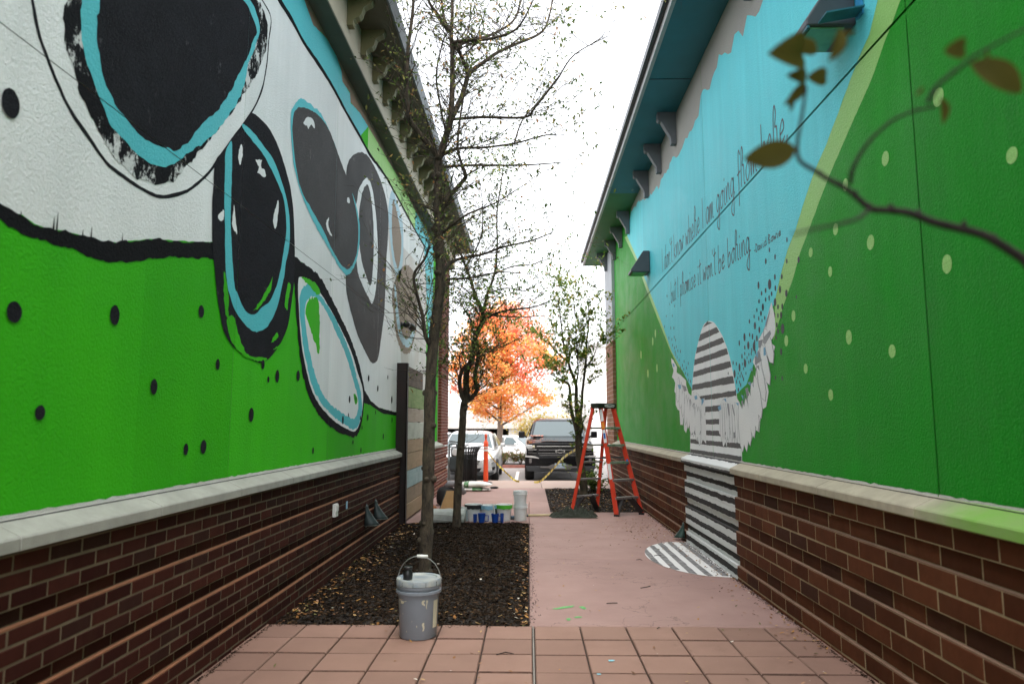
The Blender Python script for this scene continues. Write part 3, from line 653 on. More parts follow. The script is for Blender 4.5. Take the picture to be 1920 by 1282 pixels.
'band_right':[[3.293,3.934],[3.638,3.728],[3.835,3.591],[4.003,3.456],[4.177,3.363],[4.375,3.251],[4.617,3.111],[4.768,3.013],[4.983,2.859],[5.203,2.706],[5.35,2.558],[5.576,2.386],[5.856,2.121]],
'band_left':[[14.567,5.37],[13.097,4.519],[12.115,3.825],[11.273,3.265],[10.174,2.539],[9.66,2.244]],
'jag':[[14.543,5.652],[13.536,5.596],[12.596,5.518],[11.795,5.314],[11.179,5.2],[10.932,5.222],[10.669,5.096],[10.309,5.154],[10.064,5.114],[9.593,5.151],[9.247,5.061],[8.781,5.107],[8.425,5.074],[8.061,5.102],[7.933,5.279],[7.73,5.289],[7.647,5.172],[7.317,5.228],[7.13,5.328],[6.695,5.156],[6.57,5.264],[6.314,5.092],[6.172,5.182],[5.945,5.018],[5.737,5.072]],
'arch':[[9.031,1.022],[9.004,1.23],[8.971,1.48],[8.888,1.727],[8.784,1.971],[8.644,2.223],[8.488,2.37],[8.304,2.508],[8.134,2.587],[7.949,2.598],[7.722,2.557],[7.566,2.484],[7.372,2.358],[7.215,2.215],[7.113,2.082],[7.037,1.942],[6.967,1.78],[6.881,1.596],[6.811,1.468],[6.827,1.279],[6.858,1.039]],
'wing_r':[[5.854,2.45],[5.819,2.385],[5.789,2.293],[5.785,2.215],[5.819,2.171],[5.923,2.125],[5.817,2.074],[5.866,2.016],[6.024,2.017],[6.147,1.999],[6.059,1.975],[5.978,1.924],[5.946,1.833],[6.107,1.834],[6.041,1.77],[6.019,1.709],[6.094,1.589],[6.171,1.571],[6.287,1.64],[6.317,1.651],[6.258,1.496],[6.305,1.369],[6.431,1.394],[6.482,1.52],[6.496,1.331],[6.547,1.272],[6.681,1.306],[6.711,1.436],[6.805,1.326],[6.844,1.248],[7.002,1.267],[7.032,1.334],[7.245,1.249],[7.315,1.295],[7.356,1.211],[7.393,1.257],[7.487,1.207],[7.54,1.315],[7.627,1.35],[7.597,1.585],[7.492,1.693],[7.228,1.707],[6.983,1.72],[6.874,1.66],[6.774,1.568],[6.615,1.683],[6.472,1.731],[6.498,1.785],[6.357,1.85],[6.314,1.931],[6.404,2.001],[6.332,2.047],[6.228,2.099],[6.218,2.181],[6.087,2.236],[5.918,2.392]],
'wing_l':[[10.045,2.38],[9.878,2.329],[9.669,2.218],[9.705,2.152],[9.471,2.101],[9.132,2.002],[9.139,1.949],[9.011,1.836],[8.877,1.798],[8.693,1.842],[8.486,1.792],[8.372,1.728],[8.211,1.742],[8.185,1.645],[8.198,1.55],[8.174,1.436],[8.202,1.218],[8.276,1.245],[8.352,1.262],[8.44,1.202],[8.516,1.249],[8.6,1.238],[8.674,1.326],[8.756,1.355],[8.85,1.314],[9.016,1.437],[9.112,1.426],[9.22,1.33],[9.337,1.372],[9.34,1.545],[9.404,1.437],[9.558,1.437],[9.586,1.626],[9.691,1.64],[9.818,1.711],[9.797,1.871],[9.878,1.898],[9.807,2.01],[9.911,2.074],[10.023,2.105],[9.896,2.19],[10.026,2.307]],
'facet_blue':[[[6.09,2.094],[6.044,2.094],[6.038,2.028],[6.098,2.024]],[[6.314,2.056],[6.247,2.08],[6.254,2.019]],[[6.514,1.936],[6.41,1.949],[6.414,1.918]],[[6.58,1.822],[6.493,1.827],[6.482,1.784]],[[6.792,1.718],[6.719,1.709],[6.725,1.666]],[[7.401,1.702],[7.314,1.704],[7.298,1.662]],[[7.639,1.623],[7.521,1.645],[7.504,1.595],[7.597,1.585]],[[6.972,1.652],[6.877,1.643],[6.899,1.615]],[[6.017,2.307],[5.953,2.347],[6.056,2.242]],[[9.646,1.978],[9.437,1.966],[9.444,1.911],[9.574,1.917]],[[8.701,1.781],[8.57,1.791],[8.534,1.744],[8.663,1.739]],[[8.35,1.737],[8.25,1.743],[8.236,1.704],[8.34,1.659]],[[9.968,2.302],[9.828,2.278],[9.804,2.241],[9.89,2.236]]],
'facet_grey':[[[6.078,2.184],[5.911,2.222],[5.887,2.189],[6.041,2.119],[6.099,2.136]],[[6.02,2.287],[5.889,2.397],[5.908,2.36],[6.009,2.255]],[[6.219,2.17],[6.096,2.166],[6.165,2.102],[6.227,2.109]],[[6.333,2.037],[6.23,2.089],[6.149,1.989],[6.342,1.964]],[[6.295,1.95],[6.231,1.955],[6.222,1.903]],[[7.278,1.649],[7.215,1.648],[7.197,1.53],[7.231,1.519]],[[7.114,1.633],[7.081,1.638],[7.015,1.527],[7.047,1.522]],[[6.8,1.657],[6.725,1.666],[6.754,1.579]],[[6.657,1.772],[6.568,1.778],[6.543,1.702],[6.614,1.694]],[[7.088,1.362],[7.036,1.362],[7.036,1.305],[7.083,1.305]],[[7.402,1.353],[7.357,1.365],[7.372,1.317]],[[9.386,1.963],[9.142,1.927],[9.101,1.872],[9.247,1.868]],[[8.952,1.749],[8.882,1.757],[8.941,1.655]],[[8.755,1.701],[8.69,1.699],[8.745,1.609]],[[8.217,1.55],[8.169,1.626],[8.199,1.541]],[[8.803,1.335],[8.733,1.366],[8.675,1.316]],[[8.485,1.328],[8.439,1.368],[8.42,1.358],[8.466,1.314]]],
'splat':[[6.166,2.513,0.02],[5.994,2.495,0.018],[5.907,2.484,0.014],[6.072,2.445,0.033],[6.232,2.446,0.018],[6.127,2.4,0.022],[6.319,2.401,0.019],[6.195,2.364,0.02],[6.037,2.345,0.018],[6.111,2.333,0.016],[6.457,2.377,0.021],[6.307,2.316,0.034],[6.192,2.263,0.03],[6.625,2.252,0.039],[6.466,2.254,0.019],[6.388,2.228,0.028],[6.267,2.197,0.028],[6.792,2.216,0.029],[6.519,2.163,0.038],[6.353,2.134,0.042],[6.626,2.155,0.022],[6.634,2.099,0.017],[6.723,2.081,0.024],[6.513,2.078,0.016],[6.441,2.079,0.019],[7.02,2.045,0.021],[6.912,2.026,0.02],[6.814,1.982,0.04],[6.638,2.006,0.039],[6.522,2.007,0.017],[6.987,1.933,0.041],[6.718,2.007,0.015],[6.806,1.897,0.017],[6.927,1.852,0.023],[6.832,1.842,0.018],[6.733,1.892,0.018],[7.205,1.954,0.016],[6.978,1.754,0.027],[5.771,2.435,0.034],[5.709,2.386,0.021],[5.613,2.372,0.026],[5.798,2.333,0.023],[5.718,2.316,0.021],[5.647,2.309,0.028],[5.754,2.244,0.021],[5.732,2.188,0.024],[5.627,2.195,0.042],[5.781,2.142,0.019],[5.684,2.017,0.03],[5.998,1.99,0.025],[5.882,1.935,0.015],[5.838,1.818,0.019],[5.685,1.804,0.019],[5.851,2.029,0.019],[6.687,1.961,0.015],[6.622,1.912,0.016],[6.766,1.922,0.017],[6.859,1.929,0.013],[6.884,1.886,0.017],[6.658,2.046,0.015],[6.568,2.054,0.015],[6.423,2.109,0.021],[6.332,2.173,0.021],[6.327,2.083,0.021],[6.469,2.018,0.019],[6.7,1.862,0.02],[6.798,1.813,0.02],[6.879,1.772,0.02],[5.446,2.875,0.021],[5.85,2.895,0.021],[5.724,2.805,0.024],[5.951,2.822,0.026],[5.471,2.709,0.02],[5.231,2.663,0.025],[5.749,2.642,0.025],[5.594,2.612,0.022],[6.166,2.656,0.034],[5.882,2.607,0.044],[5.647,2.518,0.032],[5.512,2.461,0.029],[5.75,2.548,0.025],[5.987,2.575,0.022],[6.091,2.57,0.021],[5.841,2.519,0.02],[5.907,2.5,0.02],[5.997,2.499,0.02],[6.172,2.514,0.018],[6.075,2.444,0.033],[6.238,2.447,0.018],[6.136,2.402,0.021],[5.31,2.395,0.015],[10.228,3.31,0.024],[10.046,3.157,0.018],[9.723,3.075,0.02],[10.321,3.026,0.021],[9.889,2.966,0.02],[10.475,2.892,0.025],[10.019,2.808,0.024],[9.808,2.779,0.024],[10.966,2.887,0.026],[10.17,2.683,0.025],[9.965,2.639,0.024],[9.799,2.647,0.024],[9.715,2.599,0.023],[9.931,2.55,0.024],[9.8,2.498,0.024],[9.666,2.501,0.023],[9.421,2.411,0.023],[9.587,2.438,0.023],[9.763,2.438,0.023],[9.642,2.352,0.023],[9.724,2.397,0.023],[9.221,2.259,0.022],[8.98,2.212,0.022],[9.323,2.215,0.022],[9.251,2.157,0.022],[9.164,2.098,0.022],[9.028,2.071,0.022],[9.0,2.001,0.022],[9.378,2.114,0.022],[9.45,2.19,0.023],[8.891,1.978,0.021],[9.093,2.162,0.022],[9.519,2.304,0.023]],
'lime_dots':[[3.902,2.934,0.043],[2.892,2.554,0.036],[4.584,2.715,0.04],[4.129,2.507,0.045],[5.004,2.663,0.035],[3.397,2.206,0.047],[4.7,2.456,0.036],[4.409,2.957,0.041],[3.367,3.04,0.045],[4.48,1.984,0.047],[3.962,1.841,0.038],[4.794,1.633,0.039],[5.387,2.262,0.043],[5.56,2.091,0.044],[5.199,1.842,0.037],[11.503,2.792,0.069],[11.178,2.328,0.067],[12.037,2.306,0.072],[12.733,2.695,0.077],[11.245,2.89,0.068]]}
LX,RX=-1.98,2.03
def area2(P): return sum(P[i][0]*P[(i+1)%len(P)][1]-P[(i+1)%len(P)][0]*P[i][1] for i in range(len(P)))
def rag(P,amp,freq,seed):
    """wander of a hand-held brush: slow drift plus bristle-scale raggedness"""
    out=[]
    for (y,z) in P:
        f=freq*4.3
        out.append((y+amp*noise.noise((y*freq,z*freq,seed))+amp*.55*noise.noise((y*f,z*f,seed+3)),z+amp*noise.noise((y*freq,z*freq,seed+9))+amp*.55*noise.noise((y*f,z*f,seed+5))))
    return out
def densify(P,step):
    out=[]
    for i in range(len(P)):
        a,e=P[i],P[(i+1)%len(P)]; L=math.hypot(a[0]-e[0],a[1]-e[1]); n=max(1,min(60,int(L/step)))
        out+=[(a[0]+(e[0]-a[0])*k/n,a[1]+(e[1]-a[1])*k/n) for k in range(n)]
    return out
class Wall:
    def __init__(s,X,sgn,joints_y,joints_z,jw): s.X=X; s.sgn=sgn; s.jy=joints_y; s.jz=joints_z; s.jw=jw; s.k=0
    def sheet(s,P,mt,name,parent,layer,cut=True,smooth=True,amp=.006,freq=14,sub=5,depth=None):
        Q=catmull(P,True,sub) if smooth else P
        if amp: Q=rag(densify(Q,.022),amp,freq,layer*3.1)
        x=s.X+s.sgn*layer*.0004 if depth is None else s.X-s.sgn*depth
        tris=tessellate_polygon([[Vector((p[0],p[1],0)) for p in Q]])
        bm=bmesh.new(); vv=[bm.verts.new((x,p[0],p[1])) for p in Q]
        for t in tris:
            try: bm.faces.new([vv[i] for i in t])
            except ValueError: pass
        if cut:
            ya=min(p[0] for p in Q); yb=max(p[0] for p in Q); za=min(p[1] for p in Q); zb=max(p[1] for p in Q)
            for ax,lst,lo,hi in ((1,s.jy,ya,yb),(2,s.jz,za,zb)):
                for c in lst:
                    if not lo<c<hi: continue
                    no=[0,0,0]; no[ax]=1
                    jw=s.jw if ax==2 else s.jw*.5
                    for d in (-jw/2,jw/2):
                        co=[0,0,0]; co[ax]=c+d
                        bmesh.ops.bisect_plane(bm,geom=bm.verts[:]+bm.edges[:]+bm.faces[:],plane_co=co,plane_no=no)
                    dead=[f for f in bm.faces if abs(f.calc_center_median()[ax]-c)<jw/2]
                    bmesh.ops.delete(bm,geom=dead,context='FACES')
        for f in bm.faces:
            if f.normal.x*s.sgn<0: f.normal_flip()
        me=bpy.data.meshes.new(name); bm.to_mesh(me); bm.free(); me.materials.append(M[mt])
        return link(bpy.data.objects.new(name,me),parent)
    def stroke(s,P,w,mt,name,parent,layer,sub=5,amp=.003,wamp=.35,closed=False):
        Q=catmull(P,closed,sub); n=len(Q); a=[];b=[]
        for i,(y,z) in enumerate(Q):
            p=Q[max(0,i-1)]; q=Q[min(n-1,i+1)]; d=Vector((q[0]-p[0],q[1]-p[1])); 
            if d.length<1e-9: d=Vector((1,0))
            d.normalize(); ww=(w[0]+(w[1]-w[0])*i/(n-1) if isinstance(w,tuple) else w)*.5*(1+wamp*noise.noise((y*6,z*6,layer)))
            a.append((y-d.y*ww,z+d.x*ww)); b.append((y+d.y*ww,z-d.x*ww))
        x=s.X+s.sgn*layer*.0004; m=MB()
        m.add([(x,p[0]+amp*noise.noise((p[0]*30,p[1]*30,1)),p[1]+amp*noise.noise((p[0]*30,p[1]*30,5))) for p in a+b],[(i,i+1,n+i+1,n+i) for i in range(n-1)])
        return m.build(name,mt,parent)
def dot_mesh(name,mt,X,sgn,layer):
    n=20; b=MB(); P=[]
    for k in range(n):
        t=6.283*k/n; r=1+.05*noise.noise((math.cos(t)*2,math.sin(t)*2,layer)); P.append((0,r*math.cos(t),r*math.sin(t)))
    b.add(P,[tuple(range(n))]); return b.mesh(name,mt)
def brick_meshes(L,Hh,mt,sgn,nvar=4):
    out=[]
    for k in range(nvar):
        r=random.Random(k+int(L*1000)); c=.0035
        j=lambda a=.0012: r.uniform(-a,a)
        y=L/2; z=Hh/2; d=.05*sgn; b=MB()
        fr=[(-sgn*c+0,-y+j(),-z+j()),(-sgn*c,y+j(),-z+j()),(-sgn*c,y+j(),z+j()),(-sgn*c,-y+j(),z+j())]
        f2=[(j(.0008),-y+c+j(),-z+c+j()),(j(.0008),y-c+j(),-z+c+j()),(j(.0008),y-c+j(),z-c+j()),(j(.0008),-y+c+j(),z-c+j())]
        bk=[(-d,-y,-z),(-d,y,-z),(-d,y,z),(-d,-y,z)]
        fs=[(8,9,10,11)]+[(4+i,4+(i+1)%4,8+(i+1)%4,8+i) for i in range(4)]+[(i,(i+1)%4,4+(i+1)%4,4+i) for i in range(4)]
        b.add(bk+fr+f2,fs); out.append(b.mesh('brick',mt))
    return out
def brick_wall(par,X,sgn,y0,y1,courses,Lb,pitch,limit_y,mt,mats,skip=()):
    """courses: list of (z_bottom, setback). nearest bricks are single objects, the rest one joined part"""
    jt=.0095; me=brick_meshes(Lb-jt,pitch-jt,mt,sgn); rest=MB(); cnt=0; rnd=random.Random(7)
    for ci,(z,sb) in enumerate(courses):
        y=y0-(Lb/2 if ci%2 else 0)
        while y<y1:
            a=max(y,y0); e=min(y+Lb,y1); full=(e-a)>Lb-.002
            x=X-sgn*(sb+rnd.uniform(0,.0022)); yc=(a+e)/2; zc=z+pitch/2
            if e-a>.03:
                if e<=limit_y and cnt<300:
                    o=inst(me[rnd.randrange(4)],'brick',(x,yc,zc),par,(rnd.uniform(-.004,.004),0,rnd.uniform(-.006,.006)),(1,(e-a-jt)/(Lb-jt),1)); cnt+=1
                else:
                    src=me[rnd.randrange(4)]; sc=(e-a-jt)/(Lb-jt)
                    rest.add([(v.co.x+x,v.co.y*sc+yc,v.co.z+zc) for v in src.vertices],[tuple(p.vertices) for p in src.polygons])
            y+=Lb
    if rest.v: tag(rest.build('brick_courses',mt,par),kind='stuff')
    return cnt
def cores(par,X,sgn,y0,y1,courses,pitch,mortar,ledge):
    """mortar body behind the bricks; the set-back courses leave real ledges"""
    b=MB(); g=MB(); i=0
    runs=[]
    for z,sb in courses:
        if runs and abs(runs[-1][2]-sb)<1e-6: runs[-1][0]=z
        else: runs.append([z,z+pitch,sb])
    for z0,z1,sb in runs:
        xf=X-sgn*(sb+.0035); xb=X-sgn*.3
        b.box(min(xf,xb),max(xf,xb),y0,y1,max(z0,-.1),z1)
        if sb==0 and z1<.9:
            xf2=X-sgn*.003; xb2=X-sgn*.034
            g.box(min(xf2,xb2),max(xf2,xb2),y0,y1,z1-.004,z1+.0035)
    b.build('mortar_bed',mortar,par)
    if g.v: g.build('brick_ledges',ledge,par)
def cap_row(par,X,sgn,ys,mt):
    for a,e in zip(ys[:-1],ys[1:]):
        b=MB(); xf=X+sgn*.04
        P=[(xf,.972),(xf+sgn*.0,1.018),(xf-sgn*.006,1.026),(X-sgn*.085,1.083),(X-sgn*.13,1.083),(X-sgn*.13,.972)]
        b.prism(P,a+.002,e-.002,'y'); b.build('cap_stone',mt,par,bevel=.004)

# ---------------- left building
LB=thing('mural_building','building on the left with a black and white mural over bright green','building',(0,0,0))
wl_=MB().box(-6.0,LX-.016,-3.5,16.6,-.2,5.6).build('wall','groove',LB)
WL=Wall(LX,1,[2.4,4.65,6.95,9.1,11.4,13.6],[2.93],.005)
S=lambda *a,**k: WL.sheet(*a,**k)
wallP=[(-3.4,1.06),(15.3,1.06),(15.3,5.24),(-3.4,5.24)]
S(wallP,'paint_green_left','painted_green_field',wl_,0,smooth=False,amp=0)
wave_top=MUR['wave_top']; tail=MUR['tail_top']; skyl=MUR['sky_line']
white=[(-3.4,2.4),(1.2,2.42),(2.0,2.33)]+wave_top+[(4.45,2.5)]+tail+[(11.6,1.15),(13.3,1.3),(13.4,3.9)]+[p for p in reversed(skyl) if p[0]<13.2]+[(2,4.75),(-3.4,4.7)]
S(white,'paint_white','painted_white_field',wl_,1,smooth=False,amp=.005)
S([(9.5,4.4),(10.2,4.2),(12.9,4.3),(13.38,3.9),(13.3,1.4),(12.0,1.3),(10.9,2.3),(10.7,3.0),(10.1,3.4)],'paint_pale_wash','painted_pale_wash',wl_,2)
S([(-3.4,4.75),(3,4.78)]+[p for p in skyl if p[0]<8.3]+[(8.3,5.1)]+list(reversed(MUR['cyan_top']))+[(2,5.15),(-3.4,5.1)],'paint_cyan_left','painted_cyan_band',wl_,2,smooth=False)
S([(8.3,4.8),(9.0,4.83),(9.7,4.86),(10.8,4.84),(11.9,4.81),(11.95,5.16),(10.5,5.2),(9.3,5.14),(8.3,5.09)],'paint_lime','painted_lime_band',wl_,2,smooth=False)
S([(11.93,4.8),(13.0,4.78),(13.4,3.9),(13.8,2.9),(14.3,2.7),(14.3,5.1),(13,5.2),(11.95,5.14)],'paint_cyan_left','painted_cyan_band',wl_,2,smooth=False)
S([(-3.4,5.06),(2,5.13)]+MUR['cyan_top']+[(9.3,5.13),(10.5,5.18),(11.9,5.15),(13,5.17),(15.3,5.15),(15.3,5.24),(-3.4,5.24)],'stucco_tan','bare_stucco_strip',wl_,3,smooth=False,amp=.01,freq=8)
WL.stroke([(-3.3,4.72),(2,4.76),(4,4.79)]+skyl,(.055,.045),'paint_black_edge','painted_black_line',wl_,5)
wb=[(-3.4,2.28),(1.2,2.30),(2.0,2.24)]+MUR['wave_bot']; wt=[(-3.4,2.40),(1.2,2.42),(2.0,2.33)]+wave_top
S(wt+list(reversed(wb)),'paint_black_edge','painted_black_wave',wl_,5,smooth=False,amp=.014,freq=16)
def drips():
    b=MB(); rnd=random.Random(4)
    for y,z,h in ((2.81,2.245,.05),(2.83,2.245,.075),(3.0,2.265,.03),(3.06,2.275,.05),(3.3,2.31,.05),(2.62,2.24,.02)):
        w=.006; x=LX+.0024; b.add([(x,y-w,z-.01),(x,y+w,z-.01),(x,y+.001,z+h),(x,y-.001,z+h*.9)],[(0,1,2,3)])
    b.build('painted_drips','paint_black_edge',wl_)
drips()
S(tail[1:]+MUR['tail_bot'],'paint_black_edge','painted_black_wave',wl_,5,smooth=False,amp=.008)
S(MUR['leaf_black'],'paint_black_edge','painted_leaf_outline',wl_,6,amp=.016,freq=22)
S(MUR['leaf_white'],'paint_white','painted_leaf',wl_,7,amp=.006)
S(MUR['leaf_cyan'],'paint_cyan_left','painted_leaf_ring',wl_,8,amp=.016,freq=18)
S(MUR['leaf_inner'],'paint_white','painted_leaf',wl_,9,amp=.016,freq=18)
S(MUR['leaf_green'],'paint_green_left','painted_leaf_patch',wl_,10,amp=.03,freq=16)
S(MUR['leaf_green2'],'paint_green_left','painted_leaf_patch',wl_,10,amp=.01); S(MUR['leaf_green3'],'paint_green_left','painted_leaf_patch',wl_,10,amp=.015,freq=20)
WL.stroke(MUR['o1_line'],(.022,.016),'paint_black','painted_outline',wl_,4)
WL.stroke(MUR['o1_line2'],.022,'paint_black','painted_outline',wl_,4)
S(MUR['o1_black'],'paint_black_rag','painted_oval_rim',wl_,5,amp=.018,freq=18)
S(MUR['o1_cyan'],'paint_cyan_left','painted_oval_ring',wl_,6,amp=.012,freq=14)
S(MUR['o1_inner'],'paint_black','painted_oval',wl_,7,amp=.014,freq=14)
S(MUR['o2_black'],'paint_black','painted_oval_rim',wl_,10,amp=.005)
S(MUR['o2_cyan'],'paint_cyan_left','painted_oval_ring',wl_,11,sub=3,amp=.006)
for k in ('o2_w1','o2_w2','o2_w3','o2_w4','o2_w5'): S(MUR[k],'paint_white','painted_scrape',wl_,12,amp=.012,freq=30)
for k in ('o2_g1','o2_g2','o2_g3','o2_g4','o2_g5','o2_g6'): S(MUR[k],'paint_green_left','painted_scrape',wl_,12,amp=.014,freq=30)
S(MUR['o4_black'],'paint_black_glint','painted_oval_rim',wl_,5,amp=.008)
S(MUR['o4_ring'],'paint_white','painted_oval_ring',wl_,6,amp=.01); S(MUR['o4_ring_in'],'paint_black_glint','painted_oval',wl_,7,amp=.01)
S(MUR['o3_cyan'],'paint_cyan_left','painted_oval_ring',wl_,8,amp=.012); S(MUR['o3_black'],'paint_black_glint','painted_oval',wl_,9,amp=.01)
for k in ('o3_w1','o3_w2','o3_w3'): S(MUR[k],'paint_white','painted_scrape',wl_,10,amp=.015,freq=25)
S(MUR['o5_ring'],'paint_sky_wash','painted_oval_ring',wl_,5); S(MUR['o5_in'],'paint_brown_wash','painted_oval',wl_,6,amp=.02)
S(MUR['o6_tan'],'paint_brown_wash','painted_oval',wl_,5,amp=.02); S(MUR['o6_blue'],'paint_sky_wash','painted_oval_ring',wl_,6,amp=.02)
dm=dot_mesh('painted_dot','paint_black',LX,1,3)
for (y,z,r) in MUR['L_dots']: inst(dm,'painted_dot',(LX+13*.0004,y,z),wl_,scale=(1,r*random.uniform(.78,1.0),r))
strip=[(-3.4,1.07)]+[(-3.4+.05*i,1.092+.010*noise.noise((i*.9,3,1))+.004*noise.noise((i*2.3,1,1))) for i in range(374)]+[(15.3,1.07)]
S(strip,'paint_pale_wash','sealant_strip',wl_,14,smooth=False,amp=0)
MB().box(-1.962,-1.958,-3.4,10.4,1.0715,1.0755).build('flashing_line','gutter_dark',LB)
# brick base, left
CL=[]; pit=.0667; z=.957
for i in range(15):
    z-=pit; CL.append((z,.027 if i%4==3 else 0.0))
bl=MB().box(-2.25,-2.19,-3.4,16.4,-.2,.95).build('brick_base','mortar_left',LB)
cores(bl,-1.9,1,-3.4,10.46,CL,pit,'mortar_left','ledge_left')
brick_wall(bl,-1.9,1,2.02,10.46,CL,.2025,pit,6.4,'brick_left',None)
cap_row(LB,-1.9,1,[-3.4,-2.4,-1.4,-.4,.6,1.6,2.6,3.6,4.6,5.6,6.6,7.6,8.6,9.6,10.40],'cap_left')
# base continues behind the plank screen up to the corner pier
cores(bl,-1.9,1,12.3,16.6,CL,pit,'mortar_pale','ledge_left')
brick_wall(bl,-1.9,1,12.3,16.6,CL,.2025,pit,0,'brick_pier_left',None)
cap_row(LB,-1.9,1,[12.3,13.2,14.2,15.36],'cap_left')
pierc=MB().box(-2.2,-1.907,15.306,16.6,.98,5.3).build('corner_pier','mortar_pale',LB)
pcs=[(.985+pit*i,0.0) for i in range(63)]
brick_wall(pierc,-1.9,1,15.3,16.6,pcs,.2025,pit,0,'brick_pier_left',None)
b=MB()
for i in range(63):
    zz=.985+pit*i; b.box(-1.975,-1.912,15.296,15.31,zz+.005,zz+pit-.005)
tag(b.build('pier_side_bricks','brick_pier_left',pierc),kind='stuff')
MB().box(-1.979,-1.972,15.24,15.29,1.085,5.2).build('edge_bead','beige_trim',LB)
# cornice left
co=MB().box(-2.2,-1.80,-3.5,16.9,5.235,5.66).build('cornice','beige_trim',LB)
MB().box(-2.1,-1.803,-3.5,16.9,5.215,5.2345).build('cornice_underside','cornice_under',co)
MB().box(-2.3,-1.415,-3.5,17.1,5.665,5.70).build('soffit','soffit_olive',co)
MB().prism([(-1.415,5.645),(-1.395,5.645),(-1.36,5.76),(-1.36,5.78),(-1.415,5.78)],-3.5,17.1,'y').build('gutter','grey_trim',co)
MB().box(-6.2,-1.417,-3.5,17.1,5.702,5.80).build('roof','roof_dark',LB)
def scroll(sgn):
    # S-curved bracket profile in (x from wall, z), top at 0
    pr=[(0,0),(.25,0),(.25,-.035),(.235,-.06),(.20,-.075),(.165,-.10),(.15,-.14),(.145,-.17),(.12,-.20),(.085,-.215),(.062,-.235),(.06,-.285),(.0,-.285)]
    return [(sgn*a,z) for a,z in pr]
bkm=MB().prism(scroll(1),-.045,.045,'y').mesh('bracket','olive_trim')
for k in range(-9,18):
    y=6.58+.5733*k
    if y>16.6: break
    inst(bkm,'bracket',(-1.7995,y,5.663),co)

# ---------------- right building
RB=thing('mural_building','building on the right with a blue and green mural of wings and lettering','building',(0,0,0))
wr_=MB().box(RX+.03,6.2,-3.5,18.0,-.2,5.68).build('wall','groove',RB)
WR=Wall(RX,-1,[-.7,3.6,7.9,12.45,16.8],[3.645],.018)
S=lambda *a,**k: WR.sheet(*a,**k)
full=[(-3.4,1.05),(17.98,1.05),(17.98,5.69),(-3.4,5.69)]
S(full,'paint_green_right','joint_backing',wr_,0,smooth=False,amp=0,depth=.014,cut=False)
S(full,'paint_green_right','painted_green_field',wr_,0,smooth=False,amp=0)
cyl_=MUR['cy_left']; cyr=MUR['cy_right']; jag=MUR['jag']
cyan=cyl_+[(7.9,1.5)]+list(reversed(cyr))+[(2.9,4.6),(2.3,5.05)]+[(p[0],min(5.66,p[1]+.10)) for p in reversed(jag[1:])]
S(cyan,'paint_cyan','joint_backing',wr_,0,smooth=False,amp=0,depth=.013,cut=False)
S(cyl_[:6]+list(reversed(MUR['band_left'])),'paint_lime','painted_lime_band',wr_,1,smooth=False)
S(cyr[:13]+list(reversed(MUR['band_right'])),'paint_lime','painted_lime_band',wr_,1,smooth=False,amp=.004)
S(cyan,'paint_cyan','painted_cyan_field',wr_,2,smooth=False,amp=.004)
def jagged(P):
    out=[]; rnd=random.Random(5)
    for a,e in zip(P[:-1],P[1:]):
        n=max(1,int(abs(a[0]-e[0])/.09))
        for i in range(n):
            t=i/n; out.append((a[0]+(e[0]-a[0])*t,a[1]+(e[1]-a[1])*t+rnd.uniform(-.035,.03)))
    return out+[P[-1]]
S(jagged(jag[1:])+jagged([(5.7,5.06),(4.5,5.1),(3.2,5.03),(2.3,5.06),(-3.4,5.06)])+[(-3.4,5.685),(13.6,5.685)],'stucco_grey','bare_stucco_strip',wr_,3,smooth=False,amp=0)
arch=MUR['arch']
S(catmull(arch,False,4),'paint_white','painted_striped_arch',wr_,3,smooth=False,amp=.003)
def archx(z):
    L=[p for p in arch if p[0]>7.9]; Rr=[p for p in arch if p[0]<7.96]
    def it(Q):
        Q=sorted(Q,key=lambda p:p[1])
        for a,e in zip(Q[:-1],Q[1:]):
            if a[1]<=z<=e[1]: return a[0]+(e[0]-a[0])*(z-a[1])/max(1e-6,e[1]-a[1])
        return Q[0][0] if z<Q[0][1] else Q[-1][0]
    return it(L)-.012, it(Rr)+.012
for i,(z0,z1) in enumerate(((2.558,2.60),(2.42,2.49),(2.288,2.352),(2.153,2.22),(2.012,2.08),(1.852,1.922),(1.718,1.770),(1.58,1.64),(1.441,1.495),(1.317,1.372),(1.207,1.258),(1.085,1.135))):
    T=[];B=[]
    for k in range(15):
        t=k/14; zc=(z0+z1)/2
        fa,fb=archx(z1); ga,gb=archx(z0)
        yt=fa+(fb-fa)*t; yb=ga+(gb-ga)*t
        dz=.012*(t-.5)*(1 if i<6 else 0)
        T.append((yt,z1-dz+.007*noise.noise((yt*5,i*3.1,1)))); B.append((yb,z0-dz+.007*noise.noise((yb*5,i*3.1,7))))
    S(T+list(reversed(B)),'paint_charcoal','painted_stripe',wr_,4,smooth=False,amp=.004,freq=40)
def wing(P,name):
    S([(y+.006*(1 if i%2 else -1),z) for i,(y,z) in enumerate(P)],'paint_feather_grey','painted_wing_outline',wr_,5,smooth=False,amp=.012,freq=9)
    return S(P,'paint_feather','painted_wing',wr_,6,smooth=False,amp=.003)
w1=wing(MUR['wing_r'],'r'); w2=wing(MUR['wing_l'],'l')
def vanes():
    rnd=random.Random(8); 
    for (ya,yb,za,zb,n) in ((6.55,6.9,1.45,1.75,8),(6.92,7.5,1.45,1.62,16),(8.35,8.85,1.5,1.66,12)):
        for _ in range(n):
            y=rnd.uniform(ya,yb); z=rnd.uniform(za,zb); L=rnd.uniform(.07,.22); a=rnd.uniform(-.25,.25)
            WR.stroke([(y,z),(y+a*L,z-L*.6),(y+a*L+rnd.uniform(-.04,.04),z-L)],rnd.uniform(.006,.011),'paint_feather_grey','painted_feather_line',wr_,8,sub=2)
vanes()
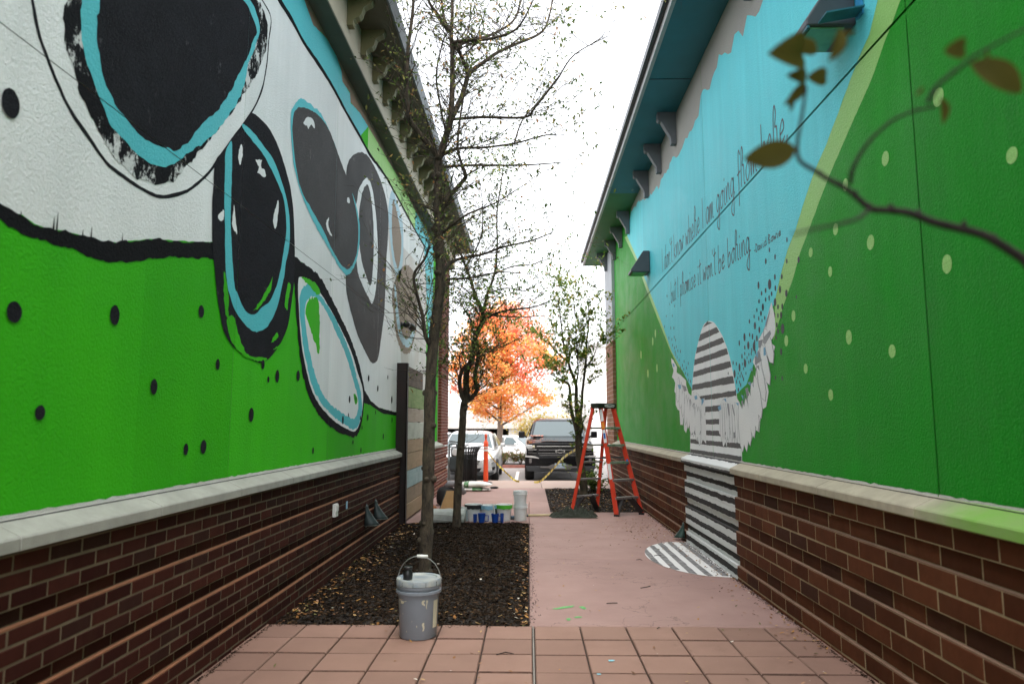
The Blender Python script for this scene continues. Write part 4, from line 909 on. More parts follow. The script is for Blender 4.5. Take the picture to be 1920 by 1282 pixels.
def feathers():
    rnd=random.Random(18)
    def f(y,z,L,w,a,layer):
        P=[(0,0),(w*.7,-.15*L),(w,-.5*L),(w*.8,-.85*L),(0,-L),(-w*.8,-.85*L),(-w,-.5*L),(-w*.7,-.15*L)]
        Q=[(y+u*math.cos(a)-v*math.sin(a),z+u*math.sin(a)+v*math.cos(a)) for u,v in P]
        c=(sum(q[0] for q in Q)/8,sum(q[1] for q in Q)/8)
        S([(c[0]+(q[0]-c[0])*1.17,c[1]+(q[1]-c[1])*1.04) for q in Q],'paint_feather_grey','painted_feather_edge',wr_,layer,smooth=False,amp=0)
        S(Q,'paint_feather','painted_feather',wr_,layer+.5,smooth=False,amp=0)
    for k in range(9):
        t=k/8; f(6.85-.80*t+.03*rnd.random(),1.62+.62*t*t+.05*rnd.random(),.46-.10*t+.05*rnd.random(),.075,-.10-.42*t,9+k*.05)
    for k in range(9):
        t=k/8; f(8.45+1.1*t+.04*rnd.random(),1.64+.42*t*t+.05*rnd.random(),.42-.1*t+.05*rnd.random(),.085,.05+.32*t,9+k*.05)
    for k in range(7): f(7.0+.085*k,1.63+.03*rnd.random(),.36+.06*rnd.random(),.04,rnd.uniform(-.08,.08),10+k*.05)
feathers()
for P in MUR['facet_grey']: S(P,'paint_feather_grey','painted_facet',wr_,12,smooth=False,amp=0)
for P in MUR['facet_blue']: S(P,'paint_feather_blue','painted_facet',wr_,12.5,smooth=False,amp=0)
dmr=dot_mesh('painted_dot','paint_dot',RX,-1,5); dml=dot_mesh('painted_dot','paint_lime',RX,-1,7)
for (y,z,r) in MUR['splat']: inst(dmr,'painted_dot',(RX-4.5*.0004,y,z),wr_,scale=(1,r*random.uniform(.7,.95),r))
for (y,z,r) in MUR['lime_dots']: inst(dml,'painted_dot',(RX-3.5*.0004,y,z),wr_,scale=(1,r*random.uniform(.8,1),r))
# hand lettering: single-stroke script glyphs, (x,z) with x-height .5 and ascender 1
GL={'I':[[(.1,0),(.1,1)]],'d':[[(.42,.4),(.25,.52),(.06,.3),(.15,.02),(.38,.15),(.44,1),(.42,.2),(.52,0)]],
'o':[[(.3,.5),(.06,.3),(.16,0),(.38,.15),(.36,.42),(.3,.5),(.5,.42)]],'n':[[(.05,.5),(.07,0),(.12,.3),(.28,.52),(.36,.35),(.36,.08),(.48,0)]],
"'":[[(.05,1.0),(.02,.8)]],'t':[[(.2,1),(.18,.1),(.32,0)],[(.0,.72),(.4,.8)]],'k':[[(.06,1),(.06,0)],[(.4,.5),(.08,.25),(.42,0)]],
'w':[[(.04,.5),(.1,.02),(.26,.35),(.36,.02),(.5,.5),(.6,.42)]],'h':[[(.08,1),(.08,0),(.14,.32),(.3,.5),(.38,.3),(.38,.05),(.48,0)]],
'e':[[(.06,.22),(.36,.3),(.28,.52),(.08,.32),(.12,.02),(.42,.1)]],'r':[[(.06,0),(.1,.75),(.2,1.05),(.3,.85),(.2,.55),(.34,.5),(.34,.05),(.46,0)]],
'a':[[(.38,.42),(.22,.52),(.06,.25),(.16,0),(.34,.15),(.4,.48),(.4,.05),(.5,0)]],'m':[[(.04,.5),(.06,0),(.14,.4),(.24,.48),(.28,0),(.36,.4),(.47,.48),(.5,.05),(.6,0)]],
'g':[[(.38,.42),(.22,.52),(.06,.25),(.16,.02),(.36,.2),(.4,.5),(.38,-.45),(.2,-.5),(.1,-.3),(.5,.08)]],'i':[[(.1,.5),(.1,.05),(.2,0)],[(.12,.78),(.1,.7)]],
'f':[[(.36,.9),(.24,1.05),(.16,.8),(.14,-.45)],[(.0,.42),(.36,.46)]],'b':[[(.08,1),(.06,.05),(.22,-.02),(.4,.2),(.3,.45),(.1,.3)]],
'u':[[(.05,.5),(.08,.06),(.24,.02),(.36,.5),(.38,.04),(.48,0)]],'p':[[(.1,.5),(.08,-.5),(.1,.3),(.26,.52),(.38,.3),(.26,.02),(.1,.1)]],
's':[[(.34,.48),(.12,.42),(.3,.2),(.22,0),(.04,.06)]],'.':[[(.05,.02),(.07,.06)]],',':[[(.08,.06),(.02,-.14)]],'-':[[(.0,.26),(.22,.28)]],
'D':[[(.08,.95),(.08,0),(.36,.2),(.38,.7),(.04,1)]],'v':[[(.04,.5),(.18,0),(.34,.5)]],'B':[[(.08,1),(.08,0),(.36,.16),(.12,.5),(.34,.82),(.06,1)]],' ':[]}
ADV={'I':.26,"'":.16,'i':.28,'m':.66,'w':.62,' ':.34,'.':.2,',':.2,'f':.36,'t':.38,'-':.3}
def letters(text,ya,za,yb,zb,hgt,w):
    tot=sum(ADV.get(c,.5) for c in text); b=MB(); x=0
    for c in text+'  ':
        if c==' ' and b.v: b.build('painted_word','lettering',wr_); b=MB()
        for st in GL[c]:
            Q=catmull(st,False,4) if len(st)>2 else st; P=[]
            for (u,v) in Q:
                t=(x+u)/tot; P.append((ya+(yb-ya)*t, za+(zb-za)*t+v*hgt))
            n=len(P); A=[];Bq=[]
            for i in range(n):
                p=P[max(0,i-1)];q=P[min(n-1,i+1)]; d=Vector((q[0]-p[0],q[1]-p[1])); d=d.normalized() if d.length>0 else Vector((1,0))
                A.append((RX-.0026,P[i][0]-d.y*w/2,P[i][1]+d.x*w/2)); Bq.append((RX-.0026,P[i][0]+d.y*w/2,P[i][1]-d.x*w/2))
            b.add(A+Bq,[(i,i+1,n+i+1,n+i) for i in range(n-1)])
        x+=ADV.get(c,.5)
letters("I don't know where I am going from here,",10.55,3.735,5.30,3.665,.36,.018)
letters("but I promise it won't be boring.",9.95,3.17,6.30,3.00,.29,.017)
letters("-David Bowie",6.24,2.965,5.56,2.945,.075,.010)
strip=[(-3.4,1.07)]+[(-3.4+.05*i,1.090+.010*noise.noise((i*.9,7,1))+.004*noise.noise((i*2.3,4,1))) for i in range(396)]+[(16.3,1.07)]
S(strip,'paint_pale_wash','sealant_strip',wr_,14,smooth=False,amp=0)
MB().box(2.008,2.012,-3.4,16.36,1.0715,1.0755).build('flashing_line','gutter_dark',RB)
# brick base, right
pit2=.1052; CR=[]; z=.964
for i in range(10):
    z-=pit2; CR.append((z,.026 if i%3==1 else 0.0))
br_=MB().box(2.25,2.31,-3.4,17.9,-.2,.95).build('brick_base','mortar_right',RB)
cores(br_,1.95,-1,-3.4,17.8,CR,pit2,'mortar_right','ledge_right')
brick_wall(br_,1.95,-1,2.1,17.8,CR,.3195,pit2,12.3,'brick_right',None)
cap_row(RB,1.95,-1,[-3.4,-2.2,-1,.2,1.4,2.5,3.62,4.82,6.0,6.86,7.95,9.03,10.2,11.4,12.6,13.8,15,16.36],'cap_right')
pr_=MB().box(1.957,2.25,16.406,17.8,.98,3.44).build('corner_pier','mortar_pale',RB)
pcs=[(.985+pit2*i,0.0) for i in range(23)]
brick_wall(pr_,1.95,-1,16.4,17.8,pcs,.3195,pit2,0,'brick_pier_right',None)
b=MB()
for zz,_ in pcs: b.box(1.962,2.026,16.396,16.41,zz+.005,zz+pit2-.005)
tag(b.build('pier_side_bricks','brick_pier_right',pr_),kind='stuff')
MB().box(1.96,2.25,16.42,17.9,3.45,5.66).build('corner_trim','corner_grey',RB)
er=MB().box(1.50,2.4,-3.5,12.70,5.70,5.74).build('eave','teal_soffit',RB)
MB().box(1.50,2.4,12.705,18.62,5.70,5.74).build('soffit_board','green_soffit',er)
for y in (3.9,8.35): MB().box(1.505,2.02,y-.006,y+.006,5.694,5.699).build('soffit_seam','gutter_dark',er)
MB().box(1.455,1.498,-3.5,18.66,5.685,5.80).build('fascia','pale_fascia',er)
MB().box(1.40,1.453,-3.5,18.7,5.775,5.86).build('gutter','gutter_dark',er)
MB().box(1.46,6.3,-3.5,18.6,5.80,5.85).build('roof','roof_dark',RB)
MB().box(1.457,2.4,18.625,18.66,5.688,5.80).build('end_fascia','grey_trim',er)
pb=[(0,0),(-.25,0),(-.25,-.10),(-.235,-.125),(-.20,-.13),(-.075,-.36),(-.07,-.45),(0,-.45)]
bkr=MB().prism(pb,-.05,.05,'y').mesh('bracket','grey_trim')
for y in (-1.0,.15,3.7,4.85,5.98,9.33,10.43,11.57,13.83,14.96,16.10,17.3): inst(bkr,'bracket',(2.0245 if y<16.3 else 1.956,y,5.698),er)

# ================================================================== TREES
LIMB = {
'A':[[[-1.027,7.05,-0.05,0.09],[-1.018,7.05,0.072,0.065],[-1.008,7.06,0.375,0.0628],[-1.001,7.07,0.889,0.0606],[-0.999,7.08,1.414,0.0584],[-0.991,7.09,1.95,0.0562],[-0.96,7.1,2.387,0.054],[-0.912,7.11,2.831,0.0518],[-0.918,7.12,3.17,0.0496],[-0.94,7.13,3.513,0.0474],[-0.945,7.14,3.862,0.0452],[-0.951,7.15,4.215,0.043]],[[-0.951,7.15,4.215,0.036],[-0.97,7.079,4.257,0.0326],[-1.199,7.007,4.532,0.0291],[-1.238,6.936,4.605,0.0257],[-1.248,6.864,4.883,0.0223],[-1.231,6.793,5.249,0.0189],[-1.172,6.721,5.723,0.0154],[-1.155,6.65,6.407,0.012]],[[-0.951,7.15,4.215,0.042],[-0.916,7.172,4.347,0.0387],[-0.841,7.194,4.623,0.0353],[-0.828,7.217,4.77,0.032],[-0.822,7.239,5.065,0.0287],[-0.828,7.261,5.438,0.0253],[-0.845,7.283,5.668,0.022],[-0.838,7.306,5.976,0.0187],[-0.858,7.328,6.519,0.0153],[-0.892,7.35,7.186,0.012]],[[-0.814,7.2,4.709,0.032],[-0.733,7.29,4.949,0.0296],[-0.691,7.38,5.165,0.0272],[-0.658,7.47,5.342,0.0248],[-0.521,7.56,5.509,0.0224],[-0.344,7.65,5.691,0.02],[-0.155,7.74,5.831,0.0176],[0.088,7.83,5.986,0.0152],[0.198,7.92,6.131,0.0128],[0.259,8.01,6.348,0.0104],[0.33,8.1,6.752,0.008]],[[-0.664,7.4,5.306,0.022],[-0.754,7.333,5.508,0.0207],[-0.807,7.267,5.552,0.0193],[-0.835,7.2,5.62,0.018]],[[-0.817,7.25,5.586,0.022],[-0.629,7.11,5.534,0.0188],[-0.431,6.97,5.457,0.0156],[-0.175,6.83,5.448,0.0124],[-0.059,6.69,5.473,0.0092],[0.054,6.55,5.624,0.006]],[[-0.805,7.25,5.531,0.02],[-0.65,7.35,5.66,0.0174],[-0.407,7.45,5.79,0.0148],[-0.17,7.55,6.007,0.0122],[-0.085,7.65,6.297,0.0096],[0.002,7.75,6.662,0.007]],[[-0.865,7.25,5.711,0.026],[-0.962,7.083,5.797,0.02],[-1.049,6.917,5.875,0.014],[-1.1,6.75,6.123,0.008]],[[-0.877,7.25,5.724,0.02],[-0.964,7.45,6.087,0.014],[-1.02,7.65,6.611,0.008]],[[-0.82,7.15,4.662,0.017],[-0.481,7.017,4.622,0.0148],[-0.04,6.883,4.556,0.0127],[0.073,6.75,4.601,0.0105],[0.284,6.617,4.818,0.0083],[0.451,6.483,5.004,0.0062],[0.764,6.35,5.115,0.004]],[[-0.148,7.35,4.484,0.01],[-0.067,7.417,4.756,0.008],[0.117,7.483,5.014,0.006],[0.36,7.55,5.359,0.004]],[[-0.895,7.15,4.285,0.018],[-0.729,7.29,4.399,0.0154],[-0.508,7.43,4.46,0.0128],[-0.152,7.57,4.563,0.0102],[0.186,7.71,4.713,0.0076],[0.375,7.85,4.77,0.005]],[[-0.905,7.15,4.138,0.016],[-0.556,7.017,4.102,0.0123],[-0.09,6.883,4.047,0.0087],[0.32,6.75,4.02,0.005]],[[-0.93,7.13,3.616,0.026],[-0.832,7.087,3.78,0.0233],[-0.673,7.044,3.953,0.0206],[-0.648,7.001,4.0,0.0179],[-0.694,6.959,4.121,0.0151],[-0.725,6.916,4.292,0.0124],[-0.68,6.873,4.673,0.0097],[-0.602,6.83,5.053,0.007]],[[-0.941,7.13,3.634,0.014],[-1.039,6.88,3.618,0.009],[-1.148,6.63,3.615,0.004]],[[-0.996,7.1,2.222,0.025],[-1.023,7.05,2.277,0.0229],[-1.043,7.0,2.336,0.0207],[-1.065,6.95,2.523,0.0186],[-1.103,6.9,2.682,0.0164],[-1.141,6.85,2.91,0.0143],[-1.03,6.8,3.06,0.0121],[-0.971,6.75,3.187,0.01]],[[-0.889,7.13,3.003,0.022],[-0.817,7.213,3.118,0.0193],[-0.708,7.297,3.188,0.0167],[-0.498,7.38,3.248,0.014],[-0.272,7.463,3.35,0.0113],[0.035,7.547,3.442,0.0087],[0.261,7.63,3.553,0.006]],[[-0.899,7.13,2.93,0.014],[-0.641,7.463,3.01,0.0107],[-0.308,7.797,3.146,0.0073],[0.055,8.13,3.186,0.004]],[[-0.916,7.13,3.399,0.016],[-0.767,6.98,3.469,0.013],[-0.591,6.83,3.533,0.01],[-0.318,6.68,3.593,0.007],[-0.029,6.53,3.726,0.004]],[[-0.875,7.15,4.509,0.012],[-0.934,7.05,4.818,0.0105],[-0.958,6.95,5.063,0.009],[-0.882,6.85,5.359,0.0075],[-0.827,6.75,5.393,0.006]]],
'B':[[[-1.018,10.06,-0.05,0.075],[-1.018,10.06,0.037,0.06],[-1.008,10.07,0.439,0.0576],[-0.983,10.08,0.883,0.0552],[-0.95,10.09,1.407,0.0528],[-0.938,10.1,1.688,0.0504],[-0.909,10.11,1.787,0.048]],[[-0.909,10.11,1.772,0.032],[-0.953,10.08,1.824,0.0308],[-0.99,10.05,1.998,0.0296],[-0.98,10.02,2.126,0.0284],[-0.94,9.99,2.223,0.0272],[-0.884,9.96,2.273,0.026]],[[-0.966,10.11,2.171,0.012],[-0.981,10.01,2.278,0.0105],[-0.987,9.91,2.368,0.009],[-0.94,9.81,2.448,0.0075],[-0.856,9.71,2.438,0.006]],[[-0.909,10.11,1.772,0.05],[-0.905,10.133,1.918,0.0472],[-0.901,10.156,2.189,0.0445],[-0.827,10.179,2.393,0.0417],[-0.799,10.202,2.638,0.0389],[-0.732,10.225,2.829,0.0362],[-0.671,10.248,2.959,0.0334],[-0.689,10.272,3.09,0.0306],[-0.755,10.295,3.246,0.0278],[-0.821,10.318,3.42,0.0251],[-0.864,10.341,3.579,0.0223],[-0.948,10.364,3.796,0.0195],[-1.041,10.387,4.049,0.0168],[-1.143,10.41,4.387,0.014]],[[-0.909,10.11,1.772,0.034],[-0.852,10.152,1.796,0.0327],[-0.755,10.193,1.936,0.0313],[-0.791,10.235,2.117,0.03],[-0.749,10.277,2.402,0.0287],[-0.761,10.318,2.58,0.0273],[-0.78,10.36,2.696,0.026]],[[-0.675,10.31,2.968,0.026],[-0.511,10.185,3.044,0.021],[-0.273,10.06,3.086,0.016],[0.058,9.935,3.102,0.011],[0.366,9.81,3.202,0.006]],[[-0.692,10.31,3.088,0.018],[-0.398,10.51,3.062,0.0137],[-0.069,10.71,3.084,0.0093],[0.264,10.91,3.13,0.005]],[[-0.691,10.31,3.072,0.026],[-0.649,10.381,3.245,0.0231],[-0.622,10.453,3.404,0.0203],[-0.522,10.524,3.714,0.0174],[-0.485,10.596,4.157,0.0146],[-0.49,10.667,4.737,0.0117],[-0.435,10.739,5.166,0.0089],[-0.388,10.81,5.631,0.006]],[[-0.788,10.26,2.652,0.014],[-0.606,9.993,2.467,0.0107],[-0.457,9.727,2.513,0.0073],[-0.3,9.46,2.556,0.004]],[[-0.804,10.26,2.731,0.012],[-0.846,10.085,2.943,0.01],[-0.94,9.91,3.11,0.008],[-1.014,9.735,3.157,0.006],[-1.069,9.56,3.089,0.004]],[[-0.523,10.56,3.722,0.014],[-0.257,10.693,3.867,0.0107],[0.074,10.827,3.939,0.0073],[0.414,10.96,4.097,0.004]],[[-0.956,10.46,3.818,0.014],[-0.726,10.26,4.178,0.0107],[-0.674,10.06,4.526,0.0073],[-0.702,9.86,4.943,0.004]],[[-0.76,10.36,3.258,0.012],[-0.983,10.51,3.499,0.008],[-1.163,10.66,3.697,0.004]],[[-0.616,10.36,3.387,0.012],[-0.32,10.06,3.407,0.0093],[-0.047,9.76,3.309,0.0067],[0.137,9.46,3.361,0.004]]],
'C':[[[1.079,14.3,-0.05,0.11],[1.079,14.3,0.133,0.085],[1.071,14.3,0.352,0.0803],[1.002,14.3,0.846,0.0755],[0.991,14.3,1.164,0.0708],[0.997,14.3,1.27,0.066]],[[0.975,14.3,1.238,0.05],[0.919,14.233,1.462,0.0437],[0.843,14.167,1.737,0.0373],[0.821,14.1,2.032,0.031],[0.787,14.033,2.242,0.0247],[0.637,13.967,2.322,0.0183],[0.424,13.9,2.445,0.012]],[[0.997,14.3,1.27,0.05],[0.98,14.337,1.483,0.045],[0.955,14.375,1.904,0.04],[0.961,14.413,2.241,0.035],[0.857,14.45,2.55,0.03],[0.817,14.488,2.708,0.025],[0.713,14.525,3.144,0.02],[0.674,14.562,3.552,0.015],[0.612,14.6,4.067,0.01]],[[0.818,14.5,2.709,0.018],[0.508,14.7,3.03,0.012],[0.324,14.9,3.373,0.006]],[[1.018,14.3,1.27,0.045],[1.053,14.325,1.398,0.0406],[1.036,14.35,1.644,0.0362],[1.073,14.375,1.882,0.0319],[1.089,14.4,2.121,0.0275],[1.163,14.425,2.679,0.0231],[1.192,14.45,3.134,0.0188],[1.244,14.475,3.593,0.0144],[1.23,14.5,4.046,0.01]],[[0.967,14.5,2.246,0.02],[1.005,14.375,2.533,0.0165],[0.979,14.25,2.904,0.013],[0.934,14.125,3.542,0.0095],[0.91,14.0,4.066,0.006]],[[1.16,14.4,2.59,0.014],[1.292,14.15,2.784,0.0095],[1.379,13.9,3.079,0.005]]],
'D':[[[0.671,0.95,1.652,0.0068],[0.643,0.952,1.674,0.0065],[0.617,0.954,1.69,0.0061],[0.561,0.956,1.706,0.0058],[0.528,0.959,1.721,0.0054],[0.5,0.961,1.726,0.0051],[0.477,0.963,1.729,0.0047],[0.461,0.965,1.744,0.0044],[0.445,0.967,1.76,0.0041],[0.423,0.969,1.774,0.0037],[0.406,0.971,1.787,0.0034],[0.386,0.974,1.804,0.003],[0.385,0.976,1.831,0.0027],[0.395,0.978,1.877,0.0023],[0.403,0.98,1.917,0.002]],[[0.453,0.97,1.767,0.0032],[0.454,0.958,1.788,0.0029],[0.468,0.946,1.815,0.0026],[0.493,0.934,1.84,0.0024],[0.517,0.922,1.85,0.0021],[0.545,0.91,1.852,0.0018]],[[0.469,0.8,1.805,0.003],[0.476,0.788,1.822,0.0027],[0.492,0.775,1.834,0.0023],[0.504,0.762,1.843,0.002],[0.525,0.75,1.853,0.0016]],[[0.478,0.97,1.73,0.003],[0.432,0.908,1.699,0.0026],[0.381,0.845,1.674,0.0022],[0.319,0.782,1.649,0.0018],[0.275,0.72,1.627,0.0014]]],
'DL':[[[0.381,0.97,1.819],[0.312,0.99,1.813]],[[0.4,0.98,1.97],[0.32,0.9,1.924]],[[0.381,0.97,1.978],[0.43,1.0,1.981]],[[0.404,0.98,1.931],[0.363,0.95,1.919]],[[0.404,0.98,1.931],[0.45,1.02,1.951]],[[0.402,0.98,1.924],[0.373,0.99,1.893]],[[0.381,0.98,1.901],[0.381,0.99,1.883]],[[0.421,0.9,1.959],[0.401,0.9,1.911]],[[0.508,0.78,1.844],[0.579,0.8,1.817]],[[0.521,0.86,1.841],[0.533,0.88,1.814]],[[0.473,0.77,1.853],[0.517,0.8,1.874]],[[0.495,0.85,1.851],[0.489,0.86,1.844]],[[0.515,0.77,1.836],[0.508,0.75,1.843]],[[0.416,0.88,1.939],[0.426,0.87,1.937]]]}
def wobble(P,amp,seed):
    out=[]
    for i,(x,y,z,r) in enumerate(P):
        k=amp if 0<i<len(P)-1 else 0
        out.append((x+k*noise.noise((x*3,z*3,seed)),y+k*noise.noise((x*3,z*3,seed+5)),z,r))
    return out
def tree(name,label,limbs,leaf_mat,bark_mat,nleaf,seed,twig_len,leaf_sz,dens,lo=1.9,group=None,knobs=0,trunk_n=1):
    rnd=random.Random(seed); b0=limbs[0][0]
    root=thing(name,label,'tree',(b0[0],b0[1],0),0,group); off=Vector((b0[0],b0[1],0))
    tr=MB(); br=MB(); tips=[]
    for li,P in enumerate(limbs):
        Q=catmull(P,False,5)
        if li<trunk_n:
            Q=[(x,y,z,r*(1+.15*noise.noise((z*5,seed,li))+.13*noise.noise((z*14,seed,li)))) for x,y,z,r in Q]
        tgt=tr if li<trunk_n else br
        tgt.tube([Vector(q[:3])-off for q in Q],[max(.0012,q[3]) for q in Q],12 if li<trunk_n else 7)
        if li<trunk_n: 
            for _ in range(knobs):
                q=Q[rnd.randrange(2,len(Q)-2)]; a=rnd.uniform(0,6.28); d=Vector((math.cos(a),math.sin(a),.25)); c=Vector(q[:3])-off+d*q[3]*.75
                s=rnd.uniform(.024,.046); tr.tube([c-d*s,c,c+d*s*.7,c+d*s],[s*.9,s,s*.7,s*.15],8)
        # twigs
        n=max(2,int(len(Q)*dens))
        for _ in range(n):
            k=rnd.randrange(len(Q)//4 if li<trunk_n else 1,len(Q)); q=Q[k]
            if q[2]<lo and rnd.random()<.85: continue
            p=Vector(q[:3])-off; d0=(Vector(Q[min(k+1,len(Q)-1)][:3])-Vector(Q[k-1][:3])); d0=d0.normalized() if d0.length>0 else Vector((0,0,1))
            if li<trunk_n and rnd.random()<.6: continue
            d=(d0*.5+Vector((rnd.uniform(-1,1),rnd.uniform(-1,1),rnd.uniform(-.3,.75)))).normalized()
            grow(br,p,d,twig_len*rnd.uniform(.5,1.25),max(.0034,min(q[3]*.36,.006)),rnd,tips,2)
    tr.build('trunk',bark_mat,root,smooth=True); br.build('branches',bark_mat if bark_mat!='bark_brown' else 'bark_brown',root,smooth=True)
    lm=MB(); rnd.shuffle(tips)
    while len(tips)<nleaf: tips+=tips[:nleaf-len(tips)]
    for p,d in tips[:nleaf]:
        c=p+Vector((rnd.gauss(0,.014),rnd.gauss(0,.014),rnd.gauss(0,.014)))
        leaf_quad(lm,c,leaf_sz*rnd.uniform(.6,1.2),leaf_sz*rnd.uniform(.35,.55),rnd.uniform(0,6.28),rnd.uniform(-1.2,.7),rnd.uniform(-.2,.6))
    lm.build('crown',leaf_mat,root)
    return root
def grow(b,p,d,L,r,rnd,tips,depth):
    n=4; P=[p]; q=p
    for i in range(n):
        d=(d+Vector((rnd.uniform(-.28,.28),rnd.uniform(-.28,.28),rnd.uniform(-.2,.26)))).normalized()
        q=q+d*(L/n); P.append(q)
    b.tube(P,[r*(1-.75*i/n) for i in range(n+1)],4,False)
    for i in range(1,n+1):
        if depth>0 and rnd.random()<.75:
            dd=(d+Vector((rnd.uniform(-1,1),rnd.uniform(-1,1),rnd.uniform(-.5,.7)))).normalized()
            grow(b,P[i],dd,L*rnd.uniform(.3,.6),r*.55,rnd,tips,depth-1)
        if depth<2 or i>2: tips.append((P[i],d))
tree('street_tree','tall slender tree with knobbly dark trunk rising directly behind the grey bucket',LIMB['A'],'leaf_olive','bark_brown',4800,31,.60,.026,1.05,knobs=40)
tree('street_tree','crooked dark forked tree at the far end of the mulch bed beside the paint buckets',LIMB['B'],'leaf_green','bark_brown',5600,32,.70,.031,1.15,knobs=12,lo=1.7)
tree('street_tree','small multi-stemmed leafy tree behind the red stepladder',LIMB['C'],'leaf_lime','bark_brown',5200,33,.66,.047,1.2,lo=2.2)
# autumn maple in the car park
def maple(x,y,gz0):
    rnd=random.Random(9); root=thing('maple_tree','orange and red autumn maple in the car park behind the cars','tree',(x,y,gz0))
    t=MB(); t.tube([(0,0,-.1),(0,0,.9),(.03,0,1.75),(.02,.05,3),(.1,0,4.6)],[.17,.13,.12,.085,.03],12); t.build('trunk','bark_pale',root,smooth=True)
    br=MB()
    for k in range(16):
        a=k*2.4; z0=1.7+.17*k; L=1.9-.05*k; e=Vector((math.cos(a)*L,math.sin(a)*L,z0+.9+.5*rnd.random()))
        br.tube([(0.03,0,z0),(e.x*.5,e.y*.5,z0+.55),tuple(e)],[.045,.03,.008],6)
    br.build('branches','bark_brown',root,smooth=True)
    for nm,mt,cnt,sh in (('crown','leaf_maple',17000,0),('crown','leaf_maple_red',6500,1)):
        b=MB(); made=0
        cl=[]
        for _ in range(150):
            while True:
                u=Vector((rnd.uniform(-1,1),rnd.uniform(-1,1),rnd.uniform(-1,1)))
                if u.length<1: break
            u=u*(.55+.45*rnd.random()) if u.length<.5 else u
            w=1.0-.28*max(0,u.z); c=Vector((u.x*2.5*w+.15,u.y*2.3*w,4.45+u.z*2.75))
            if c.z<1.75+.45*abs(c.x-.1): c.z=1.9+.5*abs(c.x)
            red=(c.x*.30+(c.z-4.4)*.42+rnd.gauss(0,.5))>.55
            if red==bool(sh): cl.append((c,rnd.uniform(.3,.62)))
        per=cnt//max(1,len(cl))
        for c,r in cl:
            for _ in range(per):
                v=Vector((rnd.gauss(0,1),rnd.gauss(0,1),rnd.gauss(0,.75)))*r*.55
                leaf_quad(b,c+v,rnd.uniform(.05,.085),rnd.uniform(.035,.055),rnd.uniform(0,6.28),rnd.uniform(-1.3,.8),rnd.uniform(-.3,.6))
        b.build(nm,mt,root)
maple(-1.27,30.5,-.31)
def bushy(name,label,x,y,z0,rx,rz,cz,n,mt,cat,lsz,trunk=True,seed=1):
    rnd=random.Random(seed); root=thing(name,label,cat,(x,y,z0)); b=MB()
    for _ in range(26):
        c=Vector((rnd.gauss(0,.45)*rx,rnd.gauss(0,.45)*rx,cz+rnd.gauss(0,.42)*rz))
        for _ in range(n//26):
            leaf_quad(b,c+Vector((rnd.gauss(0,.22)*rx,rnd.gauss(0,.22)*rx,rnd.gauss(0,.2)*rz)),lsz*rnd.uniform(.6,1.2),lsz*.6,rnd.uniform(0,6.28),rnd.uniform(-1.2,.8),.3)
    t=MB()
    for k in range(5):
        a=k*1.3; t.tube([(0,0,-.05),(math.cos(a)*rx*.2,math.sin(a)*rx*.2,cz*.6),(math.cos(a)*rx*.5,math.sin(a)*rx*.5,cz+rz*.3)],[.05*rx,.03*rx,.01*rx],5)
    t.build('trunk','bark_brown',root,smooth=True); b.build('crown',mt,root); return root
bushy('small_tree','hazy yellow tree beside the garage left of the black pickup',.55,46,-.85,2.1,1.2,2.0,2600,'leaf_yellow','tree',.11,seed=4)
bushy('shrub','reddish green shrub in the brick planter left of the pickup',-.35,28.3,-.12,.45,.22,.30,900,'shrub_leaf','shrub',.045,seed=5)
bushy('shrub','reddish green shrub in the brick planter behind the silver sedan',-1.05,28.2,-.12,.5,.26,.34,900,'shrub_leaf','shrub',.045,seed=6)
bushy('shrub','tufted green shrub at the back edge of the far bed behind the ladder',1.38,15.55,0,.30,.22,.22,700,'leaf_green','shrub',.035,seed=7)
# near twig reaching into the picture from a sapling just outside it
sap=thing('sapling','blurred bare twig with a few brown leaves close to the lens at upper right','tree',(1.02,.86,0))
off=Vector((1.02,.86,0)); t=MB(); t.tube([(0,0,-.02),(.01,.0,.6),(0,.01,1.3),(.02,.0,1.9),(.05,.02,2.5)],[.016,.014,.011,.008,.003],8); t.build('trunk','twig_dark',sap,smooth=True)
for i,P in enumerate(LIMB['D']):
    b=MB(); Q=[Vector(q[:3])-off for q in catmull(P,False,5)]; rr=[q[3] for q in catmull(P,False,5)]
    if i==0: Q=[Vector((.0,.005,1.22)),Vector((-.12,.03,1.33)),Vector((-.25,.07,1.50))]+Q; rr=[.009,.008,.0072]+rr
    if i==2: Q=Q+[Vector((-.3,-.06,1.96)),Vector((.03,0,2.0))]; rr=rr+[.002,.003]
    b.tube(Q,rr,8); 
    for k in range(3,len(Q)-1,6):
        d=Vector((noise.noise(Q[k]*40),noise.noise(Q[k]*50),.6)).normalized(); b.tube([Q[k],Q[k]+d*rr[k]*2.2],[rr[k]*1.1,rr[k]*.3],6)
    b.build('branch','twig_dark',sap,smooth=True)
for i,(a,e) in enumerate(LIMB['DL']):
    a=Vector(a)-off; e=Vector(e)-off; d=e-a; L=d.length; u=d.normalized(); s=u.cross(Vector((.3,-1,-.40))).normalized(); nrm=s.cross(u)
    w=L*(.27 if i==0 else .20); b=MB(); vs=[]; K=11
    for k in range(K):
        t_=k/(K-1); ww=w*(math.sin(math.pi*t_**.85)**.8 if 0<t_<1 else 0)
        c=a+d*t_+nrm*(.10*L*math.sin(t_*3.1))
        vs+= [c+s*ww+nrm*ww*.35, c, c-s*ww+nrm*ww*.35]
    b.add(vs,[q for k in range(K-1) for q in ((3*k,3*k+1,3*k+4,3*k+3),(3*k+1,3*k+2,3*k+5,3*k+4))])
    b.build('leaf','leaf_dry',sap,smooth=True)

